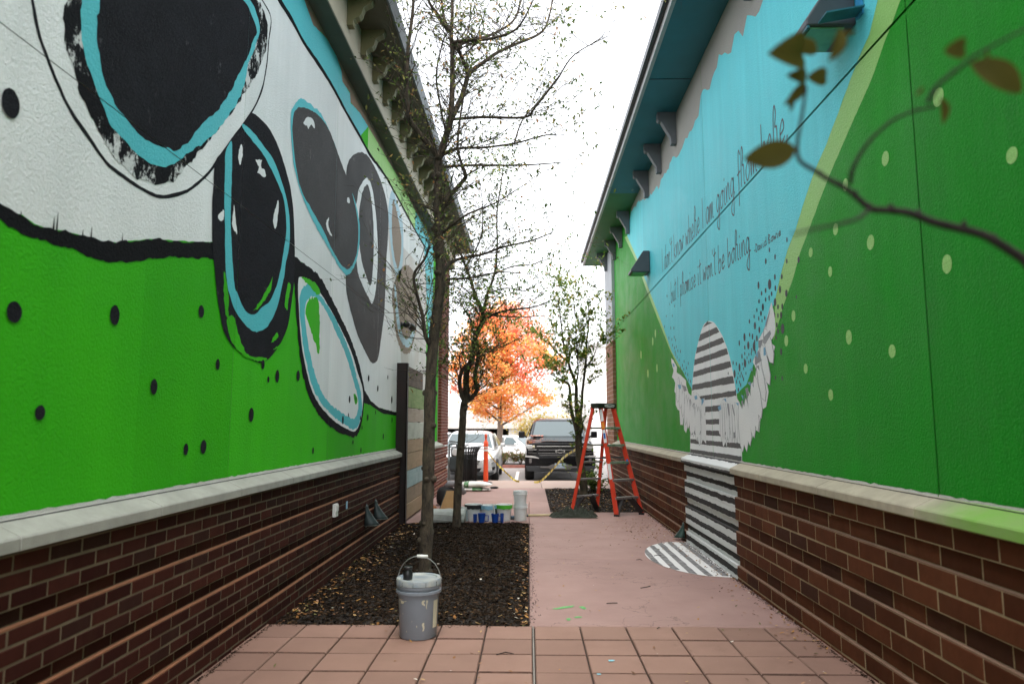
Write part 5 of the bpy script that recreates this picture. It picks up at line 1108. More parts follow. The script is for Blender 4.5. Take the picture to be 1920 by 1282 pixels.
# ================================================================== WALL FITTINGS
def wallpack(name,label,y,z,big=1.0,guard=False):
    o=thing(name,label,'wall light',(RX-.007,y,z)); s=big
    P=[(0,0),(-.10*s,0),(-.30*s,-.30*s),(-.30*s,-.34*s),(0,-.34*s)]
    MB().prism(P,-.17*s,.17*s,'y').build('housing','light_housing',o,bevel=.008)
    MB().box(-.27*s,-.06*s,-.14*s,.14*s,-.352*s,-.342*s).build('lens','lamp_glass',o)
    if guard:
        MB().box(-.30*s,-.285*s,-.17*s,.17*s,-.36*s,-.345*s).build('lip','teal_paint',o)
        MB().prism([(-.01,-.30),(-.24,-.34),(-.24,-.35),(-.01,-.31)],-.31,-.19,'y').build('shade_flap','teal_paint',o)
        MB().box(-.008,-.002,-.27,-.19,-.33,.06).build('masking_tape','tape_blue',o)
    return o
wallpack('wall_light','dark wedge-shaped wall light beside the start of the lettering',11.75,4.33,1.05)
wallpack('wall_light','large dark wall light with blue masking tape at the top edge of the picture',4.30,4.225,1.0,True)
fl_=thing('flood_light','small black twin flood lamp fixed on the left mural wall','flood light',(LX+.006,10.75,2.96))
b=MB(); b.lathe([(.0,0),(.06,0),(.06,.02),(.02,.035)],16,(0,0,0),'x'); b.build('mount','black_metal',fl_,smooth=True)
MB().tube([(.03,0,0),(.10,.06,.015)],.010,8).build('arm','black_metal',fl_)
b=MB(); b.tube([(.06,-.10,0),(.09,-.06,.01),(.10,.00,.01),(.11,.01,.01)],[.03,.055,.05,.02],14); b.build('lamp_head','black_metal',fl_,smooth=True)
b=MB(); b.tube([(.10,.10,.02),(.11,.14,.02),(.13,.28,.0),(.135,.30,.0)],[.02,.045,.062,.055],14); b.build('lamp_head','black_metal',fl_,smooth=True)
pl=thing('outlet_cover','white weatherproof outlet cover on the left brick base','outlet',(-1.9,6.95,.61))
MB().box(-.002,.03,-.05,.05,-.062,.062).build('cover','white_plastic',pl,bevel=.006); MB().box(.03,.038,-.035,.035,-.01,.05).build('flap','white_plastic',pl,bevel=.003)
tag(MB().box(-1.899,-1.893,7.40,7.45,.57,.645).build('tape_strip','paint_wet_blue'),'short turquoise paint smear on brick right of outlet cover','tape')
def horn(name,label,x,y,z,sgn,mt,s=1.0):
    o=thing(name,label,'drain spout',(x,y,z)); b=MB(); rings=[]
    # lamb's-tongue downspout nozzle: narrow top at wall flaring to a wide half-round lip
    for t in [i/10 for i in range(11)]:
        outx=.02+.20*t**1.7; w=.035+.075*t**1.3; zz=.24-.30*t+ .02*math.sin(t*3.1); th=.05+.02*t
        ring=[]
        for k in range(9):
            a=math.pi*k/8; ring.append((sgn*s*(outx*math.sin(a)**.7+.0), s*w*math.cos(a), s*zz))
        rings.append(ring)
    n=9; vs=[p for r in rings for p in r]; fs=[(i*n+k,i*n+k+1,(i+1)*n+k+1,(i+1)*n+k) for i in range(10) for k in range(n-1)]
    b.add(vs,fs); h=b.build('spout',mt,o,smooth=True); m=h.modifiers.new('solid','SOLIDIFY'); m.thickness=.010; m.offset=0
    f=MB(); f.prism([(-.06*s,-.10*s),(.06*s,-.10*s),(.05*s,.22*s),(.0,.27*s),(-.05*s,.22*s)],0,sgn*.006,'x'); f.build('flange',mt,o)
    ed=[rings[i][4] for i in range(11)]; MB().tube([Vector(p)*1.01 for p in ed],.006*s,6).build('ridge','drain_rim',o,smooth=True)
    MB().tube(rings[-1],.008*s,6).build('lip','drain_rim',o,smooth=True)
    MB().tube([(sgn*.008,-.05*s,-.10*s),(sgn*.008,-.055*s,.1*s),(sgn*.008,-.04*s,.2*s),(sgn*.008,0,.26*s)],.006*s,6).build('flange_edge','drain_rim',o,smooth=True)
    return o
horn('drain_spout','grey flared drain spout on the left brick, the nearer of two',-1.893,8.30,.33,1,'drain_grey',.72)
horn('drain_spout','grey flared drain spout on the left brick, the farther of two',-1.893,8.78,.34,1,'drain_grey',.72)
horn('drain_spout','dark green drain spout low on the right brick beside the striped paint',1.943,9.12,.07,-1,'drain_bronze',.56)

# plank screen with steel post on the left
ps=thing('plank_screen','weathered multicoloured plank screen held by a dark steel post','screen',(-1.84,10.6,0))
b=MB(); b.box(-.16,.02,-.10,-.085,-.03,2.36); b.box(-.16,-.145,-.10,.02,-.03,2.36); b.box(.005,.02,-.10,.02,-.03,2.36); b.build('steel_post','rust_steel',ps)
pz=[.03,.257,.482,.747,1.01,1.21,1.478,1.695,2.03,2.33]; pmats=['plank_tan','plank_brown','plank_blue','plank_tan','plank_tan','plank_white','plank_pink','plank_green','plank_dark']
for i,(z0,z1,mt) in enumerate(zip(pz[:-1],pz[1:],pmats)):
    j=random.uniform(-.006,.008); e=1.72+random.uniform(-.05,.05)-(.08 if i==8 else 0)
    MB().box(-.035+j,.0+j,.025,e,z0+.005,z1-.004).build('plank',mt,ps,bevel=.004)
MB().box(-.08,-.04,1.55,1.63,0,2.25).build('batten','plank_dark',ps)

# ================================================================== BUCKETS AND TOOLS
def pail(name,label,x,y,r0,r1,h,body,parts=True,lid=None,rimband=None,handle=False,group=None,cat='bucket',z=0.0):
    o=thing(name,label,cat,(x,y,z),0,group); b=MB()
    b.lathe([(0,.0),(r0*.96,0),(r0,.008),(r0+(r1-r0)*.70,h*.70),(r1*1.0,h*.78),(r1*1.09,h*.785),(r1*1.09,h*.83),(r1*1.0,h*.84),(r1*1.0,h*.875),(r1*1.07,h*.88),(r1*1.07,h*.915),(r1*1.0,h*.925),(r1*1.02,h*.975),(r1*1.045,h*.98),(r1*1.045,h),(r1*.97,h),(r1*.95,h*.9),(0,h*.88)],28)
    b.build('body',body,o,angle=40)
    if rimband:
        k=MB(); n=28; vs=[]; rnd=random.Random(int(x*100))
        for i in range(n+1):
            a=6.283*i/n; d=h*(.80-.10*abs(noise.noise((math.cos(a)*3,math.sin(a)*3,x)))-.05*rnd.random())
            f=d/h; rr=r1*1.085
            vs+= [(math.cos(a)*rr*1.01,math.sin(a)*rr*1.01,d),(math.cos(a)*r1*1.10,math.sin(a)*r1*1.10,h*.995)]
        k.add(vs,[(2*i,2*i+2,2*i+3,2*i+1) for i in range(n)]); k.build('paint_drips',rimband,o,smooth=True)
    if lid:
        MB().lathe([(0,h+.004),(r1*.86,h+.004),(r1*.9,h+.012),(r1*1.06,h+.012),(r1*1.09,h+.004),(r1*1.09,h-.028),(r1*1.06,h-.032)],28).build('lid',lid,o,angle=40)
    return o
gb=pail('paint_bucket','big grey lidded bucket with cream drips standing on the pavers',-.765,5.02,.128,.143,.375,'bucket_grey',lid='bucket_lid')
for k in range(8):
    o2=MB().box(-.0012,.0012,-.1585,-.1555,.347,.376).build('lid_notch','meter_dark',gb); o2.rotation_euler=(0,0,k*.55-1.2)
hp=[]
for k in range(13):
    t=k/12; a=math.pi*t; hp.append((-.155*math.cos(a)*1.0,.02-.03*math.sin(a),.31+.22*math.sin(a)**.8))
MB().tube(hp,.0028,6).build('handle','wire_steel',gb,smooth=True)
MB().tube([(-.015,-.011,.529),(.06,-.011,.527)],.0115,10).build('grip','white_plastic',gb,smooth=True)
def drip_patch(par,a,z0,z1,w,r,mt='cream_drip'):
    b=MB(); vs=[]; K=14; sd=a*7+z0*31
    for k in range(K+1):
        t=k/K; ww=w*(1-.55*t)*(.55+.9*abs(noise.noise((t*3.1,sd,2))))*(math.sin(math.pi*min(1,t*6+.15)/2)) if k<K else w*.08
        aa=a+w*.9*noise.noise((t*2.3,sd,5)); zz=z1+(z0-z1)*t; rr=r(zz)+.0013
        vs+=[(rr*math.cos(aa-ww),rr*math.sin(aa-ww),zz),(rr*math.cos(aa+ww),rr*math.sin(aa+ww),zz)]
    b.add(vs,[(2*i,2*i+1,2*i+3,2*i+2) for i in range(K)]); b.build('paint_drip',mt,par)
rf=lambda z:.128+(.0105)*z/.26
for a,z0,z1,w in ((-1.16,.06,.115,.10),(-1.2,.225,.262,.13),(-1.02,.20,.262,.05),(-2.35,.232,.262,.30),(-2.6,.20,.262,.04),(-1.5,.085,.10,.025),(-2.3,.16,.175,.02),(-1.75,.12,.128,.015),(-2.05,.05,.062,.02)): drip_patch(gb,a,z0,z1,w,rf)
vs=[]
for k in range(5):
    a=-.62+.09*k
    vs+=[((rf(.07)+.002)*math.cos(a),(rf(.07)+.002)*math.sin(a),.07),((rf(.25)+.002)*math.cos(a),(rf(.25)+.002)*math.sin(a),.25)]
MB().add(vs,[(2*i,2*i+2,2*i+3,2*i+1) for i in range(4)]).build('paper_label','cream_drip',gb)
jr=thing('paint_jar','small black paint-smeared jar sitting on the grey bucket lid','jar',(-.835,4.97,.381))
MB().lathe([(0,0),(.028,0),(.032,.006),(.034,.03),(.033,.05),(.026,.06),(.025,.066)],18).build('jar','black_plastic',jr,smooth=True)
MB().lathe([(.0295,.066),(.031,.068),(.031,.083),(.028,.086),(0,.086)],18).build('lid','black_plastic',jr,angle=40)
GP='paint pails lined up at the end of the mulch bed'
pail('paint_can','small grey-green paint can with white lid at left end of the pail row',-.985,10.80,.058,.060,.20,'pail_tint',lid='white_plastic',cat='paint can')
pail('paint_pail','white pail with black paint smeared around its rim',-.845,10.86,.105,.125,.245,'pail_white',rimband='paint_wet_black')
pail('paint_pail','white pail with pale blue paint around its rim',-.615,10.86,.10,.12,.235,'pail_white',rimband='paint_wet_blue')
pail('paint_pail','white pail with bright green paint around its rim',-.385,10.90,.098,.12,.24,'pail_white',rimband='paint_wet_green')
pail('paint_bucket','lower white bucket of the stacked pair at right end of the pail row',-.135,10.92,.092,.102,.24,'pail_white')
pail('paint_bucket','upper white bucket nested in the one below at right end of the pail row',-.138,10.92,.088,.103,.235,'pail_white',z=.205)
def cup(label,x,y,lean=0,brush=False):
    o=thing('paint_cup',label,'cup',(x,y,.005)); o.rotation_euler=(lean,0,0)
    MB().lathe([(0,0),(.042,0),(.058,.135),(.062,.137),(.062,.142),(.055,.14),(.040,.01),(0,.01)],20).build('cup','cup_blue',o,angle=40)
    b=MB(); b.tube([(.055,0,.11),(.10,0,.11),(.095,0,.03),(.048,0,.03)],.008,6); b.build('handle','cup_blue',o,smooth=True)
    if brush:
        MB().bar((-.01,.01,.12),(-.03,.03,.26),.012,.02).build('brush_handle','white_plastic',o); MB().bar((.02,.01,.12),(.01,.02,.21),.012,.03).build('brush_bristle','meter_dark',o)
    return o
cup('blue paint cup beside the black-rimmed pail',-.70,10.56)
cup('dark blue cup with brushes between the blue-rimmed and green-rimmed pails',-.50,10.53,0,True)
o=thing('paint_tray','narrow blue plastic cup half hidden left of the blue cups','cup',(-.80,10.60,.0)); MB().lathe([(0,0),(.026,0),(.030,.13),(.026,.13),(.023,.01),(0,.01)],14).build('cup','cup_blue',o,angle=40)
o=thing('paint_tray','narrow blue plastic cup behind the cup with brushes','cup',(-.405,10.66,.0)); MB().lathe([(0,0),(.024,0),(.028,.135),(.024,.135),(.021,.01),(0,.01)],14).build('cup','cup_blue',o,angle=40)
sp=thing('sponge_block','small blue-grey sanding block between green pail and white buckets','sponge',(-.255,11.05,0)); MB().box(-.045,.045,-.03,.03,.02,.05).build('pad','sponge_blue',sp,bevel=.004); MB().box(-.045,.045,-.03,.03,.0,.02).build('base','meter_dark',sp); 
def cloth(name,label,cat,x,y,w,d,h,mt,seed,rough=1.0,parts=None):
    o=thing(name,label,cat,(x,y,0)); b=MB(); nx,ny=34,22; vs=[]
    for j in range(ny+1):
        for i in range(nx+1):
            u,v=i/nx*2-1,j/ny*2-1; e=max(0,1-abs(u)**3)*max(0,1-abs(v)**3)
            fold=.5+.5*noise.noise((u*2.2+seed,v*2.2,seed))+.35*rough*noise.noise((u*6,v*6,seed))
            ex=1+.16*noise.noise((math.atan2(v,u)*1.5,seed,0))
            vs.append((u*w*ex,v*d*ex,.004+h*e*max(.08,fold)))
    b.add(vs,[(j*(nx+1)+i,j*(nx+1)+i+1,(j+1)*(nx+1)+i+1,(j+1)*(nx+1)+i) for j in range(ny) for i in range(nx)])
    b.build('cloth',mt,o,smooth=True); return o
cloth('rag','orange and white crumpled rag left of the pails','rag',-1.06,10.72,.045,.05,.26,'rag_red',3)
cloth('drop_cloth','crumpled black jacket lying on the walk in front of the ladder','cloth',.70,11.35,.36,.19,.17,'cloth_dark',5,2.2)
dc=thing('drop_cloth_bundle','folded white drop cloth bundle between the two tree trunks','cloth',(-1.26,10.62,0)); b=MB()
rings=[]
for i in range(15):
    u=i/14*2-1; ring=[]
    for k in range(16):
        a=6.283*k/16; ca,sa=math.cos(a),math.sin(a); rx=.16*(1+.08*noise.noise((u*3,a,1))); rz=.10*(1+.16*noise.noise((u*4,a*2,2)))
        ring.append((u*.31+.02*noise.noise((u*3,a,8)),rx*math.copysign(abs(ca)**.5,ca),.098+rz*math.copysign(abs(sa)**.55,sa)))
    rings.append(ring)
b.loft(rings); b.build('cloth','cloth_white',dc,smooth=True)
for zz in (.06,.13): MB().tube([(-.30,-.168,zz),(-.1,-.178,zz+.012),(.1,-.176,zz-.004),(.30,-.166,zz+.01)],.006,5).build('fold','cloth_white',dc,smooth=True)
bg_=thing('tool_bag','slumped black and grey bag against the left brick wall behind the trees','bag',(-1.50,12.95,0)); 
b=MB(); b.loft([[( .17*r*math.cos(6.283*k/18)*(1+.1*noise.noise((k,i,3))),.16*r*math.sin(6.283*k/18),z) for k in range(18)] for i,(r,z) in enumerate(((.7,0),(1,.04),(1.08,.13),(1,.24),(.75,.31),(.3,.34)))]); b.build('body','bag_black',bg_,smooth=True)
b=MB(); b.tube([(-.02,-.04,.30),(.06,-.06,.38),(.17,-.05,.38),(.26,-.02,.30),(.33,0,.20)],[.05,.065,.062,.055,.04],12); b.build('sleeve','bag_grey',bg_,smooth=True)
cb=thing('cardboard_sheet','brown cardboard sheet leaning between the two tree trunks','cardboard',(-1.34,11.95,0)); MB().add([(-.16,-.02,.0),(.10,-.02,.0),(.14,.16,.33),(-.06,.16,.33),(-.16,-.012,.0),(.10,-.012,.0),(.14,.168,.33),(-.06,.168,.33)],[(0,1,2,3),(7,6,5,4),(0,4,5,1),(1,5,6,2),(2,6,7,3),(3,7,4,0)]).build('sheet','cardboard',cb)
MB().bar((-.16,-.03,.02),(-.07,.15,.33),.006,.012).build('edge_fold','meter_dark',cb)
cloth('paper_bag','small orange-brown paper bag beside the first tree trunk','paper bag',-1.55,11.75,.055,.06,.16,'paper_orange',9)
pp=thing('paint_pole','pale wooden extension pole lying between white buckets and black jacket','pole',(0,0,0)); MB().tube([(-.05,11.33,.022),(.62,11.44,.022)],.017,10).build('shaft','pole_wood',pp,smooth=True); MB().tube([(-.055,11.329,.022),(-.02,11.335,.022)],.019,10).build('collar','meter_dark',pp)
# stepladder
ld=thing('stepladder','red fibreglass stepladder with green-splashed steps by the right wall','ladder',(1.25,11.7,0)); O=Vector((1.25,11.7,0))
F1,F2=Vector((1.38,11.40,0))-O,Vector((1.81,11.65,0))-O; R1,R2=Vector((.69,11.72,0))-O,Vector((1.13,12.05,0))-O
top=1.76; tx=Vector((.86,.51,0)).normalized()
c0=Vector((-.02,.02,top)); T1=c0-tx*.125+Vector((.05,-.03,-.02)); T2=c0+tx*.125+Vector((.05,-.03,-.02)); Q1=c0-tx*.13+Vector((-.06,.03,-.02)); Q2=c0+tx*.13+Vector((-.06,.03,-.02))
nf=(F1+F2-R1-R2).normalized()
for a,e in ((F1,T1),(F2,T2)): MB().bar(a+Vector((0,0,.02)),e,.028,.075,nf).build('front_rail','fiberglass_red',ld,bevel=.004)
for a,e in ((R1,Q1),(R2,Q2)): MB().bar(a+Vector((0,0,.02)),e,.026,.055,nf).build('rear_rail','fiberglass_red',ld,bevel=.004)
for a in (F1,F2,R1,R2): MB().bar(a,a+Vector((0,0,.035)),.04,.085,nf).build('foot','black_plastic',ld,bevel=.003)
for i,z in enumerate((.28,.56,.84,1.12,1.40)):
    t=z/top; a=F1.lerp(T1,t); e=F2.lerp(T2,t); st='step_green' if i>=2 else 'aluminium'
    s_=MB().bar(a,e,.085,.036,(0,0,1)).build('step',st,ld,bevel=.003)
    for p,q in ((a,e),(e,a)): MB().bar(p+(q-p).normalized()*.05+Vector((0,0,-.005)),p+Vector((0,0,-.07)),.012,.02).build('step_bracket','aluminium',ld)
    a=R1.lerp(Q1,t); e=R2.lerp(Q2,t); MB().bar(a,e,.028,.028,(0,0,1)).build('rear_bar','aluminium',ld)
for (a,e,f) in ((F1.lerp(T1,.16),F2.lerp(T2,.16),F1),(F2.lerp(T2,.16),F1.lerp(T1,.16),F2),(R1.lerp(Q1,.16),R2.lerp(Q2,.16),R1),(R2.lerp(Q2,.16),R1.lerp(Q1,.16),R2)):
    MB().bar(a+(e-a)*.32,f+Vector((0,0,.04)),.03,.085,nf).build('corner_brace','black_plastic',ld)
for a,e in ((F1.lerp(T1,.52),R1.lerp(Q1,.52)),(F2.lerp(T2,.52),R2.lerp(Q2,.52))): MB().bar(a,e,.006,.022).build('spreader','meter_dark',ld)
capm=MB().box(-.19,.19,-.10,.10,-.055,.03).build('top_cap','black_plastic',ld,bevel=.012); capm.location=c0; capm.rotation_euler=(0,0,math.atan2(tx.y,tx.x))
b=MB(); vs=[]
for k in range(24): vs+=[(.10*math.cos(6.283*k/24)+.05,-.1015,.026*math.sin(6.283*k/24)-.012),(.088*math.cos(6.283*k/24)+.05,-.1015,.019*math.sin(6.283*k/24)-.012)]
b.add(vs,[(2*k,2*((k+1)%24),2*((k+1)%24)+1,2*k+1) for k in range(24)]); b.build('logo_ring','label_white',capm)
def text(body,size,loc,rot,mt,parent,name='lettering',ext=.0005,align='CENTER'):
    cu=bpy.data.curves.new(name,'FONT'); cu.body=body; cu.size=size; cu.align_x=align; cu.align_y='CENTER'; cu.extrude=ext
    o=bpy.data.objects.new(name,cu); link(o); bpy.context.view_layer.update()
    me=bpy.data.meshes.new_from_object(o.evaluated_get(bpy.context.evaluated_depsgraph_get())); bpy.data.objects.remove(o)
    me.materials.clear(); me.materials.append(M[mt]); q=bpy.data.objects.new(name,me); q.location=loc; q.rotation_euler=rot; return link(q,parent)
text('Werner',.042,(.05,-.102,-.012),(R(90),0,0),'label_white',capm,'logo_lettering')
lab=F1.lerp(T1,.76); dirr=(T1-F1).normalized(); vv=Vector((0,-1,0))
for t0,t1,mt in ((.86,.97,'label_white'),(.66,.78,'label_white'),(.79,.85,'label_orange'),(.33,.47,'label_white')):
    a=F1.lerp(T1,t0)+nf*.0+Vector((-.006,-.016,0)); e=F1.lerp(T1,t1)+Vector((-.006,-.016,0)); MB().bar(a,e,.004,.05,nf).build('sticker',mt,ld)
a=F1.lerp(T1,.70)+Vector((-.008,-.019,0)); MB().bar(a,F1.lerp(T1,.75)+Vector((-.008,-.019,0)),.004,.035,nf).build('sticker','label_blue',ld)
a=F2.lerp(T2,.46)+Vector((-.01,-.03,0)); MB().bar(a,a+dirr*.08,.02,.03,nf).build('tape_tab','label_blue',ld)

# ================================================================== FAR END OF THE ALLEY
# slatted litter bin
lb_=thing('litter_bin','black slatted metal litter bin with flared rim at the alley end','litter bin',(-1.60,18.0,0))
MB().lathe([(0,.06),(.24,.06),(.25,.10),(.26,.70),(.25,.72),(0,.71)],24).build('liner','black_plastic',lb_,smooth=True)
slat=MB(); slat.tube([(.27,0,.04),(.275,0,.55),(.285,0,.74),(.33,0,.84),(.375,0,.885)],[.014]*5,6); sm_=slat.mesh('slat','black_metal',True)
for k in range(30): inst(sm_,'slat',(0,0,0),lb_,(0,0,k*6.2832/30))
for r,z in ((.272,.05),(.285,.60),(.292,.75),(.345,.86)):
    MB().tube([(r*math.cos(6.2832*k/32),r*math.sin(6.2832*k/32),z) for k in range(33)],.011,6,False).build('hoop','black_metal',lb_,smooth=True)
# orange delineator post with tape
dp=thing('delineator_post','tall orange traffic delineator post with reflective bands at the alley end','delineator',(-1.08,17.75,0))
MB().lathe([(0,0),(.065,0),(.062,.03),(.058,.5),(.052,.86),(.052,.90),(.058,.90),(.058,1.0),(.048,1.02),(.026,1.06),(.024,1.10),(.032,1.13),(.030,1.19),(.018,1.22),(0,1.22)],18).build('post','delineator',dp,angle=35)
for z0,z1 in ((.79,.84),(.87,.92)): MB().lathe([(.0562,z0),(.0545,z1)],18).build('reflective_band','reflector',dp,smooth=True)
MB().lathe([(0,.004),(.16,.004),(.17,.02),(.12,.04),(.07,.05)],20).build('base','black_plastic',dp,smooth=True)
def ribbon(name,label,P,w,stripes):
    o=thing(name,label,'tape',(0,0,0)); Q=catmull(P,False,14); b=MB(); n=len(Q); vs=[]
    for i,q in enumerate(Q):
        tw_=.6*math.sin(i*.35); u=Vector((0,math.sin(tw_),math.cos(tw_)))*w/2; vs+=[Vector(q)-u,Vector(q)+u]
    for i in range(n-1): b.add([vs[2*i],vs[2*i+1],vs[2*i+3],vs[2*i+2]],[(0,1,2,3)],1 if (i%4==3 and stripes) else 0)
    b.build('ribbon',['tape_yellow','tape_black'],o); return o
ribbon('barrier_tape','yellow and black tape running from the delineator down to the ground',[(-1.05,17.72,.80),(-.85,17.9,.52),(-.62,18.0,.28),(-.38,18.1,.06),(-.25,18.1,.02)],.055,True)
ribbon('barrier_tape','yellow tape tied to the tree behind the ladder and trailing to the kerb',[(.12,17.9,.02),(.28,17.5,.08),(.50,16.6,.36),(.74,15.6,.72),(.96,14.45,.95),(1.02,14.22,.98)],.06,True)
# bags of material on the walk
def sack(label,x,y,z,L,w,h,mt,rz,seed,extra=None):
    o=thing('sack',label,'sack',(x,y,z),rz,'sacks lying by the bin'); rings=[]
    for i in range(17):
        u=i/16*2-1; e=max(.05,1-abs(u)**3.5); ring=[]
        for k in range(16):
            a=6.283*k/16; ca,sa=math.cos(a),math.sin(a); f=1+.10*noise.noise((u*3,a,seed))
            ring.append((u*L,ca*w*(.78+.22*e)*f,h*.5+math.copysign(abs(sa)**.8,sa)*h*.5*e*f))
        rings.append(ring)
    b=MB(); b.loft(rings); b.build('sack_body',mt,o,smooth=True)
    if extra:
        for (u0,u1,mt2) in extra:
            r2=[]
            for u in (u0,u1):
                i=int((u+1)*8); r2.append([(p[0],p[1]*1.012,(p[2]-h*.5)*1.03+h*.5) for p in rings[i]])
            q=MB(); q.loft(r2,False); q.build('print_band',mt2,o,smooth=True)
    return o
sack('lower flattened white sack with dark print by the bin',-1.25,15.75,0,.40,.20,.075,'bag_white',.05,1,[(-.9,-.4,'bag_red'),(.0,.5,'bag_green'),(.62,.88,'bag_black')])
sack('upper bulging white sack lying on the other sack by the bin',-1.22,15.78,.072,.40,.21,.13,'bag_white',-.03,2,[(-.38,-.22,'bag_green')])
sack('small dark crumpled sack beside the white sacks',-.80,16.3,0,.10,.07,.05,'bag_black',.2,3)
sack('white sack half hidden behind the second tree trunk',-1.68,15.3,0,.12,.10,.17,'bag_white',.3,4)
# gas meter on the corner
gm=thing('gas_meter','grey gas meter with pipes on the left building corner','gas meter',(-1.74,16.85,0))
MB().box(-.13,.13,-.10,.10,.38,.70).build('meter_body','meter_dark',gm,bevel=.03)
MB().lathe([(0,-.115),(.075,-.115),(.085,-.10),(.085,.0)],20,(.0,0,.80),'y').build('dial','label_white',gm,angle=35)
MB().box(-.11,.11,-.09,.09,.70,.90).build('index_housing','meter_grey',gm,bevel=.03)
MB().tube([(-.16,.02,-.05),(-.16,.02,.95),(-.14,.02,.99),(-.02,.02,1.0),(.02,.02,.97),(.02,.02,.85)],.024,10).build('inlet_pipe','meter_grey',gm,smooth=True)
MB().tube([(.10,.02,.85),(.14,.02,.98),(.18,.02,1.03),(-.10,.05,1.05),(-.16,.06,1.05)],.02,10).build('outlet_pipe','meter_grey',gm,smooth=True)
b=MB(); b.lathe([(0,-.05),(.06,-.05),(.085,-.02),(.085,.02),(.06,.05),(0,.05)],16,(-.16,-.03,.60),'y'); b.build('regulator','meter_grey',gm,smooth=True)
for z in (.12,.3): MB().lathe([(.024,-.02),(.038,-.02),(.038,.02),(.024,.02)],10,(-.16,.02,z)).build('pipe_union','meter_grey',gm)

# ================================================================== VEHICLES
def ring(y,wb,wt,z0,z1,n=28,p=7.0):
    out=[]
    for k in range(n):
        a=2*math.pi*(k+.5)/n; c,s=math.cos(a),math.sin(a)
        u=math.copysign(abs(c)**(2/p),c); v=math.copysign(abs(s)**(2/p),s)
        t=(v+1)/2; w=wb+(wt-wb)*t; out.append((u*w,y,z0+(z1-z0)*t))
    return out
def wheel(par,x,y,r,w,side):
    b=MB(); b.lathe([(r*.62,-w/2),(r*.9,-w/2),(r*.98,-w*.38),(r,-w*.2),(r,w*.2),(r*.98,w*.38),(r*.9,w/2),(r*.62,w/2)],28,(0,0,0),'x')
    t=b.build('tyre','tyre',par,smooth=True); t.location=(x,y,r)
    b=MB(); b.lathe([(r*.63,-.01),(r*.60,.0),(r*.56,-.03),(r*.2,-.015),(r*.16,.0),(0,.0)],28,(side*(w/2-.01),0,0),'x') if side>0 else b.lathe([(r*.63,.01),(r*.60,.0),(r*.56,.03),(r*.2,.015),(r*.16,.0),(0,.0)],28,(side*(w/2-.01),0,0),'x')
    h=b.build('rim','rim',t,smooth=True)
    for k in range(5):
        a=k*1.2566; MB().bar((side*(w/2-.004),math.cos(a)*r*.14,math.sin(a)*r*.14),(side*(w/2-.008),math.cos(a)*r*.56,math.sin(a)*r*.56),.05,.012,(1,0,0)).build('spoke','rim',t)
def panel(par,P,mt,name,th=.012):
    n=len(P); P=[Vector(p) for p in P]; nr=(P[1]-P[0]).cross(P[2]-P[0]).normalized()
    MB().add(P+[p-nr*th for p in P],[tuple(range(n)),tuple(range(2*n-1,n-1,-1))]+[(i,(i+1)%n,n+(i+1)%n,n+i) for i in range(n)]).build(name,mt,par)
